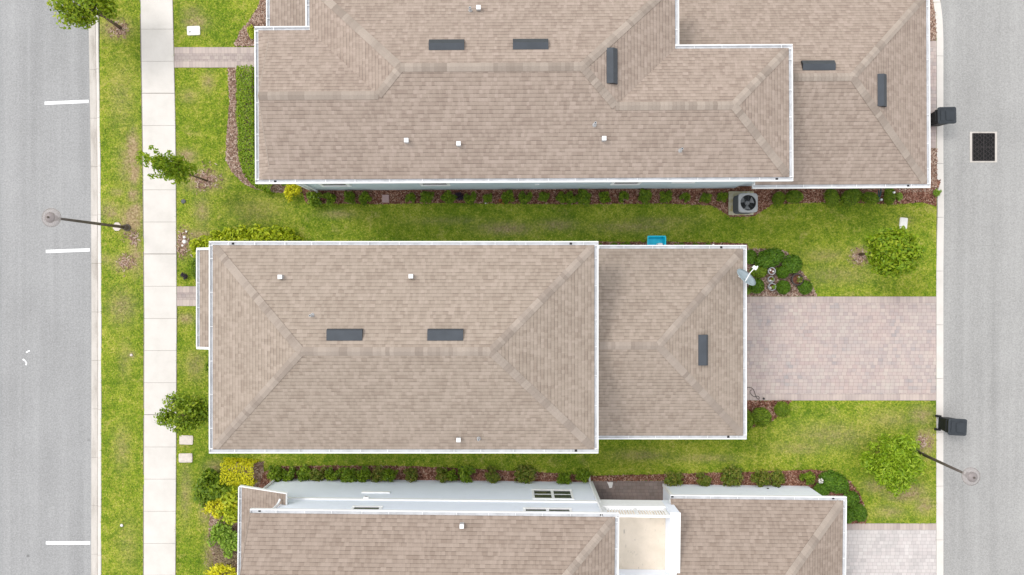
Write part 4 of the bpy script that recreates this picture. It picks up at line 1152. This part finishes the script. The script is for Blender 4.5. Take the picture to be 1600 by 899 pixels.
# ---- trees
def tree(name, base, clumps, trunk, mat, per, L, label, asp=.5, up=.6):
    """clumps in metres relative to base; trunk: list of branches [(pts),(radii)]"""
    r = empty(name, (*G2(*base), 0), label, 'tree')
    tm = MB(); tm.smooth = True
    for pts, rad in trunk: tm.tube(pts, rad, 7)
    tm.build('trunk', M['bark'], r, local=True)
    V = clump_leaves(clumps, per, L, up, asp=asp)
    leaf_mesh('crown', V, mat, r)
    return r
def limbs(top, clumps, r0, every=3):
    out = []
    tp = [Vector((0, 0, -.03)), Vector((top[0] * .4, top[1] * .4, top[2] * .4)), Vector((top[0], top[1], top[2])) * .75, Vector(top)]
    out.append(([tuple(p) for p in tp], [r0 * 1.35, r0, r0 * .75, r0 * .3]))
    for c, r in clumps[::every]:
        c = Vector(tuple(c)); s = Vector(top) * min(.7, max(.3, (c.z / top[2]) * .62))
        mid = s.lerp(c, .5) + Vector((0, 0, .08))
        out.append(([tuple(s), tuple(mid), tuple(c)], [r0 * .45, r0 * .3, r0 * .1]))
    return out

cl = crown_clumps((1.2, 1.04, 1.15), 76, .33, (-.08, .24, 2.45), -.9, .3)
tree('tree', (188, 44), cl, limbs((-.1, .15, 3.3), cl, .06), M['Lrust'], 620, .17, 'bushy green tree at the top left, crown over the kerb')
cl = []
for k in range(26):
    t = RS.uniform(0, 1); a = RS.uniform(0, 6.28); rr = (.62 * (1 - t) ** .8 + .08) * RS.uniform(.3, 1)
    cl.append((np.array([-.25 + rr * math.cos(a) * 1.05, .12 + rr * math.sin(a), 1.75 + 2.4 * t]), .32 * (1 - .45 * t)))
for dx, dy, zt in ((-.62, .42, 4.6), (-.25, .62, 4.5), (-.75, .05, 4.4), (-.6, -.42, 3.9), (.15, .55, 3.9), (-.3, .2, 4.9), (-.85, .25, 4.3), (-.05, -.45, 3.7)):
    for q in (.5, .68, .86, 1.0): cl.append((np.array([-.2, .1, 1.9]) * (1 - q) + np.array([dx, dy, zt]) * q, .17 * (1.25 - .6 * q)))
tree('tree', (324, 283), cl, limbs((-.22, .1, 4.2), cl, .035, 5), M['Ltree'], 1250, .165, 'slim young tree leaning over the sidewalk with upright shoots', asp=.42)
cl = crown_clumps((1.08, .80, .8), 52, .30, (-.02, .08, 2.15), -.8, .28)
tree('tree', (322, 635), cl, limbs((0, .0, 2.7), cl, .05), M['Lmid'], 760, .15, 'round dark green tree between the sidewalk and middle house')
cl = crown_clumps((.92, .92, .85), 96, .33, (.14, -.02, 2.6), -.9, .15)
tree('tree', (1343, 398), cl, limbs((.1, 0, 3.1), cl, .05), M['Ltree'], 1200, .17, 'round leafy tree on the right lawn near the lane')
cl = crown_clumps((1.2, 1.12, .8), 110, .28, (-.02, -.1, 1.0), -.35, .38)
tree('tree', (1378, 712), cl, limbs((.05, 0, 1.5), cl, .05, 5), M['Lfeath'], 1700, .20, 'wide feathery light green bush tree beside the right lamp post', asp=.26, up=.3)

# ------------------------------------------------------------------ street furniture
def rrect(cx, cy, w, d, r, n=5):
    out = []
    for sx, sy, a0 in ((1, 1, 0), (-1, 1, 90), (-1, -1, 180), (1, -1, 270)):
        for k in range(n + 1):
            a = math.radians(a0 + 90 * k / n); out.append((cx + sx * (w / 2 - r) + r * math.cos(a), cy + sy * (d / 2 - r) + r * math.sin(a)))
    return out

def lamp(base, top, h, label):
    bx_, by_ = G2(*base); tx, ty_, _ = P(*top, h)
    r = empty('street_lamp', (bx_, by_, 0), label, 'street lamp', 'street lamps')
    lx, ly = tx - bx_, ty_ - by_
    m = MB(); m.lathe([(.17, 0), (.17, .05), (.125, .09), (.115, .3), (.085, .36)], n=20); m.build('base', M['pole'], r, local=True)
    m = MB(); m.smooth = True; m.tube([(0, 0, .3), (lx * .5, ly * .5, h * .5), (lx * .93, ly * .93, h - .42)], [.072, .062, .05], 12); m.build('pole', M['pole'], r, local=True)
    m = MB(); m.lathe([(.05, h - .5), (.085, h - .46), (.085, h - .38), (.10, h - .36), (.12, h - .3), (.05, h - .28)], (lx, ly, 0), 20); m.build('collar', M['pole'], r, local=True)
    m = MB(); m.smooth = True; m.lathe([(.12, h - .3), (.22, h - .26), (.37, h - .1), (.38, h - .06), (.29, h - .005), (.20, h + .02)], (lx, ly, 0), 32, False, False); m.build('lamp_shade', M['acryl'], r, local=True)
    m = MB(); m.smooth = True; m.lathe([(.205, h - .03), (.205, h + .02), (.17, h + .06), (.1, h + .1), (.055, h + .115)], (lx, ly, 0), 32); m.build('lamp_cap', M['capg'], r, local=True)
    m = MB(); m.lathe([(.035, h + .11), (.045, h + .14), (.03, h + .17), (.008, h + .19)], (lx, ly, 0), 12); m.build('finial', M['pole'], r, local=True)
    return r
lamp((199, 356), (78.5, 340), 5.36, 'bronze street lamp on the left verge, head over the wide road')
lamp((1428, 704), (1519, 745.5), 4.15, 'bronze street lamp at the lower right, head over the back lane')

def make_bin(label):
    r = empty('wheelie_bin', (0, 0, 0), label, 'trash bin', 'black wheelie bins')
    m = MB(); rings = []
    for z, w, d, rr in ((.08, .5, .52, .06), (.12, .54, .56, .06), (.98, .70, .66, .07), (.985, .76, .72, .08), (1.03, .76, .72, .08)):
        rings.append([(x, y, z) for x, y in rrect(0, 0, w, d, rr)])
    m.rings(rings)
    for s in (-.2, 0, .2): m.box(.28, s - .03, .2, .36, s + .03, .9)
    m.build('body', M['black'], r, local=True)
    m = MB(); rings = []
    for z, w, d, rr, cx in ((1.035, .84, .76, .09, .01), (1.075, .84, .76, .09, .01), (1.10, .78, .70, .10, .01), (1.105, .72, .64, .10, .01), (1.095, .68, .6, .08, .01)):
        rings.append([(x, y, z) for x, y in rrect(cx, 0, w, d, rr)])
    m.rings(rings)
    m.prism(rrect(.12, 0, .40, .50, .06), 1.09, 1.125, rrect(.12, 0, .36, .46, .06)); m.prism(rrect(-.22, 0, .16, .5, .05), 1.09, 1.112)
    m.build('lid', M['lid'], r, local=True)
    m = MB(); m.tube([(-.36, -.27, .97), (-.47, -.27, 1.0), (-.47, .27, 1.0), (-.36, .27, .97)], .022, 8)
    m.build('handle', M['black'], r, local=True)
    for s in (-1, 1):
        m = MB(); m.rings([[(-.30 + .135 * math.cos(a), s * y, .135 + .135 * math.sin(a)) for a in [k * math.pi / 9 for k in range(18)]] for y in (.27, .29, .33, .35)]); m.build('wheel', M['rubber'], r, local=True)
    m = MB(); m.tube([(-.3, -.34, .135), (-.3, .34, .135)], .015, 6); m.build('axle', M['galv'], r, local=True)
    return r
def copy_tree(o, parent=None):
    c = o.copy(); COL.objects.link(c); c.parent = parent
    for ch in list(o.children): copy_tree(ch, c)
    return c
b1 = make_bin('black wheelie bin at the lane kerb, beside the upper garage')
x, y, _ = P(1480.5, 180, 1.1); b1.location = (x, y, -.02); b1.rotation_euler = (0, 0, math.radians(1.5))
b2 = copy_tree(b1); b2['label'] = 'black wheelie bin on the back lane, below the pink driveway'
x, y, _ = P(1497, 668, 1.1); b2.location = (x, y, -.02); b2.rotation_euler = (0, 0, math.radians(-3))

# storm drain
r = empty('storm_drain', (gx(1537), gy(230), -.02), 'square cast iron storm drain grate in the back lane', 'storm drain')
m = MB(); w, d = 1.27, 1.44
for a in ((-w / 2, -d / 2, -w / 2 + .11, d / 2), (w / 2 - .11, -d / 2, w / 2, d / 2), (-w / 2 + .11, -d / 2, w / 2 - .11, -d / 2 + .07), (-w / 2 + .11, d / 2 - .07, w / 2 - .11, d / 2)): m.box(a[0], a[1], -.05, a[2], a[3], .012)
m.build('drain_collar', M['curb'], r, local=True)
m = MB(); m.box(-w / 2 + .12, -d / 2 + .08, -.05, w / 2 - .12, d / 2 - .08, .003); m.build('pit', M['pit'], r, local=True)
m = MB(); iw, idp = w - .25, d - .17
nX, nY = 8, 12
for i in range(nX + 1):
    x = -iw / 2 + i * iw / nX; pts = []
    for j in range(nY + 1):
        yy = -idp / 2 + j * idp / nY; sgn = .045 if (i + j) % 2 else -.045
        pts.append((min(iw / 2, max(-iw / 2, x + sgn)), yy, .012))
    for a, b in zip(pts, pts[1:]):
        m.tube([a, b], .021, 4)
for yy in (-idp / 2, 0, idp / 2): m.box(-iw / 2, yy - .02, .004, iw / 2, yy + .02, .02)
for xx in (-iw / 2, 0, iw / 2): m.box(xx - .022, -idp / 2, .004, xx + .022, idp / 2, .021)
m.build('grate', M['iron'], r, local=True)

# air conditioner on its pad
m = MB(); m.prism(rrect(0, 0, 1.16, 1.10, .03, 2), -.02, .09)
o = m.build('concrete_pad', M['pad'], None); o.location = (gx(1157), gy(318), 0); tag(o, 'yellow stained concrete pad under the air conditioner', 'concrete pad')
ax, ay, _ = P(1169.3, 317, .98)
r = empty('air_conditioner', (ax, ay, .09), 'grey air conditioner with round top fan by the upper house', 'air conditioner')
m = MB(); N = 48; hz = .86; w = .88
def sq(wd, rr, n=N):
    out = []
    for k in range(n):
        a = 2 * math.pi * k / n; c, s = math.cos(a), math.sin(a); p = 7
        q = (abs(c) ** p + abs(s) ** p) ** (-1 / p); out.append((wd / 2 * q * c, wd / 2 * q * s))
    return out
rings = [[(x, y, 0) for x, y in sq(w * .94, .1)]]
z = .04
while z < hz - .06:
    rings.append([(x, y, z) for x, y in sq(w * .93, .1)]); rings.append([(x, y, z + .02) for x, y in sq(w * .965, .1)]); z += .045
m.rings(rings, True, False)
m.build('casing', M['acd'], r, local=True)
m = MB(); R0 = .355
circ = [(R0 * math.cos(2 * math.pi * k / N), R0 * math.sin(2 * math.pi * k / N)) for k in range(N)]
m.rings([[(x, y, hz - .06) for x, y in sq(w, .1)], [(x, y, hz) for x, y in sq(w, .1)], [(x, y, hz + .025) for x, y in sq(w * .95, .1)], [(x, y, hz + .03) for x, y in circ], [(x, y, hz - .03) for x, y in circ]], False, False)
m.build('top_panel', M['acm'], r, local=True)
m = MB(); m.rings([[(x, y, hz - .03) for x, y in circ], [(x, y, hz - .32) for x, y in circ]], False, True); m.build('fan_well', M['pit'], r, local=True)
m = MB()
for k in range(3):
    a = k * 2 * math.pi / 3 + .5; pts = []
    lo, hi = [], []
    for q in range(7):
        t = q / 6; rr = .09 + .245 * t; wd = .30 + .35 * t
        for s, L_ in ((-1, lo), (1, hi)):
            L_.append((rr * math.cos(a + s * wd * (.8 if t < .99 else .7)), rr * math.sin(a + s * wd * .8), hz - .12 + s * .035))
    m.idx(lo + hi, [(i, i + 1, i + 8, i + 7) for i in range(6)])
m.lathe([(.1, hz - .18), (.1, hz - .09), (.06, hz - .07)], n=20)
m.build('fan', M['acf'], r, local=True)
m = MB()
for k in range(1, 9):
    rr = R0 * k / 8.4; m.tube([(rr * math.cos(t), rr * math.sin(t), hz + .025) for t in [i * 2 * math.pi / 30 for i in range(31)]], .0045, 4)
for k in range(8):
    a = k * math.pi / 4; m.tube([(.05 * math.cos(a), .05 * math.sin(a), hz + .02), (R0 * math.cos(a), R0 * math.sin(a), hz + .028)], .006, 4)
m.build('fan_grille', M['acd'], r, local=True)

# satellite dish on the garage gutter corner
dx_, dy_, dz_ = P(1166.5, 433, 3.85)
r = empty('satellite_dish', (P(1163, 432, 3.3)[0], P(1163, 432, 3.3)[1], 3.15), 'grey satellite dish fixed at the middle garage roof edge', 'satellite dish')
L0 = Vector(r.location)
c = Vector((dx_, dy_, dz_)) - L0
nv = Vector((.42, .55, .62)).normalized()     # facing
t1 = Vector((.866, -.5, 0)); t1 = (t1 - nv * t1.dot(nv)).normalized(); t2 = nv.cross(t1)
m = MB(); m.smooth = True; rings = []
for q in (.02, .25, .5, .75, 1.0):
    rings.append([tuple(c + t1 * (.48 * q * math.cos(a)) + t2 * (.38 * q * math.sin(a)) + nv * (.09 * (q * q - 1))) for a in [k * 2 * math.pi / 32 for k in range(32)]])
for q in (1.0, .02):
    rings.append([tuple(c + t1 * (.475 * q * math.cos(a)) + t2 * (.375 * q * math.sin(a)) + nv * (.09 * (q * q - 1) - .025)) for a in [k * 2 * math.pi / 32 for k in range(32)]])
m.rings(rings); m.build('dish', M['dish'], r, local=True)
f0 = Vector(P(1178.5, 419.5, 4.0)) - L0
m = MB(); m.tube([tuple(c - t2 * .27 - nv * .05), tuple(c.lerp(f0, .5) + Vector((0, 0, -.02))), tuple(f0)], .02, 6); m.build('arm', M['white'], r, local=True)
d = (f0 - c).normalized(); q = Vector((-d.y, d.x, 0)).normalized()
m = MB()
m.rings([[tuple(f0 + d * a + q * b_ + Vector((0, 0, z))) for a, b_ in ((-.03, -.09), (-.03, .09), (.09, .09), (.09, -.09))] for z in (-.05, .05)]); m.tube([tuple(f0 + d * .1 - q * .05), tuple(f0 + d * .16 - q * .05)], .03, 8); m.build('receiver', M['white'], r, local=True)
m = MB(); m.tube([(-.05, .0, .0), (-.03, 0, .35), tuple(c - nv * .11)], .028, 8); m.box(-.28, -.05, .05, -.02, .05, .1); m.tube([(-.25, 0, .1), tuple(c - nv * .13)], .018, 6); m.build('mount', M['white'], r, local=True)

# teal tub
r = empty('plastic_tub', (gx(1023), gy(382), 0), 'teal open plastic tub half under the middle garage gutter', 'tub')
m = MB(); m.rings([[(x, y, z) for x, y in rrect(0, 0, w, d, .06)] for z, w, d in ((.0, .68, .56), (.42, .80, .68), (.42, .86, .74), (.46, .86, .74), (.46, .78, .66), (.44, .76, .64), (.06, .64, .52))]); m.build('tub_body', M['teal'], r, local=True)
m = MB(); m.prism(rrect(.16, -.12, .22, .3, .04), .1, .45); m.build('container', M['white'], r, local=True)

# pots
def pot(px, py, rad, h, mat, label, leaf=None, stones=3):
    r = empty('plant_pot', (*G2(px, py), 0.0), label, 'plant pot', 'pots in the mulch bed')
    m = MB(); m.smooth = False
    m.lathe([(rad * .7, 0), (rad * .95, h * .6), (rad, h), (rad * .80, h), (rad * .76, h * .8)], n=28, cap1=False); m.build('pot', mat, r, local=True)
    m = MB(); m.lathe([(rad * .82, h * .78), (rad * .3, h * .84)], n=20); m.build('soil', M['soil'], r, local=True)
    for k in range(stones):
        a = random.uniform(0, 6.28); m = MB(); q = rad * .42
        s = rad * random.uniform(.2, .3)
        m.lathe([(s * .6, 0), (s, s * .5), (s * .7, s), (s * .1, s * 1.15)], (q * math.cos(a), q * math.sin(a), h * .8), 9); m.build('stone', M['stone'], r, local=True)
    if leaf: 
        V = clump_leaves(crown_clumps((rad * .5, rad * .5, .1), 5, rad * .35, (rad * .3, 0, h + .05), -.2), 2600, .09)
        leaf_mesh('plant', V, leaf, r)
pot(1202, 424, .175, .34, M['potg'], 'grey glazed pot with white stones, top of the three', None, 3)
pot(1201.5, 437, .15, .28, M['potg'], 'grey pot with green leaves, middle of the three', M['Lmid'], 2)
pot(1202.5, 448.5, .18, .34, M['potg'], 'grey glazed pot with a pale succulent, lowest of the three', M['Lbright'], 2)
pot(1241, 437, .28, .38, M['potb'], 'big brown round pot at the lawn edge', M['Lolive'], 3)

def rock(px, py, s, mat, label, cat='stone', group=None, name='stone', z=0.0):
    m = MB(); n = 10; rings = []
    for q, h in ((.8, 0), (1, .35), (.8, .7), (.35, .9)):
        rings.append([(s * q * math.cos(a) * random.uniform(.85, 1.1), s * q * math.sin(a) * random.uniform(.8, 1.05), z + h * s * .9) for a in [k * 2 * math.pi / n for k in range(n)]])
    m.rings(rings); o = m.build(name, mat); o.location = (*G2(px, py), 0)
    return tag(o, label, cat, group)
rock(288.5, 371, .075, M['stone'], 'white stone in the bare bed, upper one', group='white stones by the sidewalk')
rock(289, 378, .11, M['stone'], 'largest white stone in the bare bed by the sidewalk', group='white stones by the sidewalk')
rock(285.5, 384, .06, M['stone'], 'small white stone below the largest one', group='white stones by the sidewalk')
rock(291.5, 362, .05, M['stone'], 'tiny white stone at the top of the bare bed', group='white stones by the sidewalk')
rock(190.5, 821, .075, M['stone'], 'white scrap lying on the verge grass at the bottom', 'scrap', None, 'paper_scrap')
rock(205.5, 555, .07, M['lidc'], 'pale brown stone on the verge grass', 'stone', None)
rock(1215, 411, .11, M['pink'], 'pinkish stone in the mulch above the round shrub', 'stone', None)
m = MB(); m.prism(rrect(0, 0, .31, .36, .02, 2), 0, .1); o = m.build('paver_block', M['pink']); o.location = (*G2(603, 311), 0); tag(o, 'pink paver block standing in the mulch by the blue grey wall', 'paver block')
# white flowers at the corner bed
r = empty('flowering_plant', (*G2(1276, 747), 0), 'white flower head at the lower garage corner bed', 'plant')
m = MB(); m.tube([(0, 0, 0), (0, 0, .42)], .012, 6); m.build('stem', M['Lmid'], r, local=True)
V = clump_leaves([(np.array([0, 0, .46]), .12)], 6000, .07, .8); leaf_mesh('flower_head', V, M['petal'], r)

# utility covers
def cover(px, py, w, d, mat, label, rz=0.0, dot=True):
    r = empty('utility_cover', (*G2(px, py), 0.0), label, 'utility cover', 'utility covers in the lawn', rz)
    m = MB(); m.prism(rrect(0, 0, w * S, d * S, .05, 3), -.04, .05); m.build('cover_frame', mat, r, local=True)
    m = MB(); m.prism(rrect(0, 0, w * S - .09, d * S - .09, .03, 3), .045, .058); m.build('cover_lid', M['lidw'] if mat == M['lidw'] else M['lidc'], r, local=True)
    if dot:
        m = MB(); m.box(-w * S * .32, -.09, .05, -w * S * .32 + .06, -.03, .062); m.build('latch', M['acd'], r, local=True)
cover(303, 48.5, 20, 14, M['lidw'], 'white rectangular cover on the lawn above the upper walkway', .03)
cover(291.5, 687.5, 21, 14, M['lidc'], 'beige concrete cover just below the dark round tree', -.03, False)
cover(290.5, 715.5, 21, 14, M['lidc'], 'beige concrete cover, lower of the pair by the sidewalk', .01, False)
cover(1411, 349, 12, 17, M['lidw'], 'white cover on the right lawn above the round tree', -.1, False)
# octagonal footing by the left lamp
m = MB(); m.prism([(.2 * math.cos(math.pi / 8 + k * math.pi / 4), .21 * math.sin(math.pi / 8 + k * math.pi / 4)) for k in range(8)], -.03, .055); o = m.build('concrete_marker', M['lidc']); o.location = (*G2(183.5, 354.5), 0); tag(o, 'octagonal concrete marker in the grass beside the left lamp', 'marker')
m = MB(); m.prism(rrect(0, 0, .16, .2, .04, 3), -.02, .06); o = m.build('concrete_marker', M['lidw']); o.location = (*G2(1424, 697), 0); tag(o, 'small white marker at the foot of the right lamp', 'marker')
# sprinkler heads, stubs
m = MB(); m.lathe([(.1, -.02), (.1, .05), (.04, .06)], n=14); o = m.build('valve_cap', M['acd']); o.location = (*G2(287, 315), 0); tag(o, 'small grey round valve cap in the lawn by the sidewalk', 'valve cap')
def stub(px, py, h, label, dx=0, dy=0):
    m = MB(); m.tube([(0, 0, 0), (dx * .5, dy * .5, h * .6), (dx, dy, h)], .03, 8); m.lathe([(.045, h - .02), (.045, h + .04), (.02, h + .05)], (dx, dy, 0), 10)
    o = m.build('pipe_stub', M['white']); o.location = (*G2(px, py), 0); tag(o, label, 'pipe')
stub(759, 318, .18, 'short white pipe stub at the lawn edge of the upper bed')
stub(1386, 300, .5, 'white pipe beside the green hose under the upper garage gutter', .05, -.1)
stub(1111, 387, .35, 'white pipe stub peeking above the middle garage gutter', 0, .1)
# splash block in the courtyard
m = MB(); m.prism([(-.12, .12), (.16, .1), (.12, -.14), (.0, -.16), (-.05, .0)], .012, .07); o = m.build('splash_block', M['stone']); o.location = (*G2(952, 757), 0); tag(o, 'white splash block on the dark courtyard pavers', 'splash block')
# hose coil
m = MB(); m.smooth = True
path = [(1360, 296), (1364, 300), (1366, 306), (1367, 311), (1364, 315), (1367, 317), (1370, 314), (1367, 311), (1364, 307), (1362, 300)]
hz_ = [.9, .7, .55, .4, .3, .3, .35, .4, .5, .6]
m.tube([(*[a - b for a, b in zip(G2(*p), G2(1365, 308))], z) for p, z in zip(path, hz_)], .028, 6)
r = empty('garden_hose', (*G2(1365, 308), 0), 'dark green hose hanging on a stake under the upper garage gutter', 'hose')
m.build('hose', M['hoseg'], r, local=True)
m = MB(); m.tube([(.05, -.2, 0), (.05, -.2, .55)], .02, 6); m.lathe([(.05, .55), (.06, .6), (.03, .63)], (.05, -.2, 0), 10); m.build('stake', M['galv'], r, local=True)
m = MB(); m.smooth = True
path = [(1163, 606), (1170, 605.5), (1175, 607), (1178, 611), (1180, 617), (1182, 622), (1185, 624), (1186, 621), (1183, 619), (1179, 620), (1175, 618), (1172, 614), (1172, 611), (1175, 609)]
pw = [Vector((*G2(*p), .025)) - Vector((*G2(1175, 614), 0)) for p in path]
sm = []
for i in range(len(pw) - 1):
    for k in range(4):
        t = k / 4; a, b, c_, d_ = pw[max(0, i - 1)], pw[i], pw[i + 1], pw[min(len(pw) - 1, i + 2)]
        sm.append(tuple(.5 * ((2 * b) + (c_ - a) * t + (2 * a - 5 * b + 4 * c_ - d_) * t * t + (3 * b - a - 3 * c_ + d_) * t ** 3)))
m.tube(sm, .012, 6); o = m.build('cable', M['hose']); o.location = (*G2(1175, 614), .0); tag(o, 'thin black cable looped on the corner of the pink driveway', 'cable')
m = MB(); m.lathe([(.05, .012), (.05, .05), (.02, .06)], n=10); o = m.build('cable_plug', M['hose']); o.location = (*G2(1193, 623), 0); tag(o, 'small black knob on the border of the pink driveway', 'knob')

# ------------------------------------------------------------------ light, camera
sun_dir = Vector((.83, -.56, 0)).normalized()
ELEV = math.radians(50)
d = Vector((sun_dir.x * math.cos(ELEV), sun_dir.y * math.cos(ELEV), -math.sin(ELEV)))
sl = bpy.data.lights.new('sun', 'SUN'); sl.energy = .8; sl.angle = math.radians(16); sl.color = (1.0, .965, .92)
so = bpy.data.objects.new('sun', sl); COL.objects.link(so); so.rotation_euler = d.to_track_quat('-Z', 'Y').to_euler(); so.location = (-20, 10, 30)
w = bpy.data.worlds.new('World'); scene.world = w; w.use_nodes = True
nt = w.node_tree
sky = nt.nodes.new('ShaderNodeTexSky'); sky.sky_type = 'NISHITA'; sky.sun_disc = False
sky.sun_elevation = ELEV; sky.sun_rotation = math.atan2(-sun_dir.x, -sun_dir.y); sky.air_density = 1.0; sky.dust_density = 2.5; sky.ozone_density = .6
ov = nt.nodes.new('ShaderNodeMix'); ov.data_type = 'RGBA'; ov.inputs[0].default_value = .6; ov.inputs[7].default_value = (7.2, 7.25, 7.4, 1)
hs = nt.nodes.new('ShaderNodeHueSaturation'); hs.inputs['Saturation'].default_value = .22
bg = nt.nodes['Background']; bg.inputs['Strength'].default_value = .15
nt.links.new(sky.outputs[0], hs.inputs['Color']); nt.links.new(hs.outputs[0], ov.inputs[6]); nt.links.new(ov.outputs[2], bg.inputs['Color'])

cam = bpy.data.cameras.new('camera'); cam.lens = 24; cam.sensor_width = 36; cam.clip_end = 1500
co = bpy.data.objects.new('camera', cam); COL.objects.link(co); co.location = (0, 0, CAM_H); co.rotation_euler = (0, 0, 0)
scene.camera = co
vs = scene.view_settings; vs.view_transform = 'Standard'; vs.look = 'None'; vs.gamma = 1; vs.use_curve_mapping = False; vs.exposure = .64
scene.cycles.max_bounces = 6
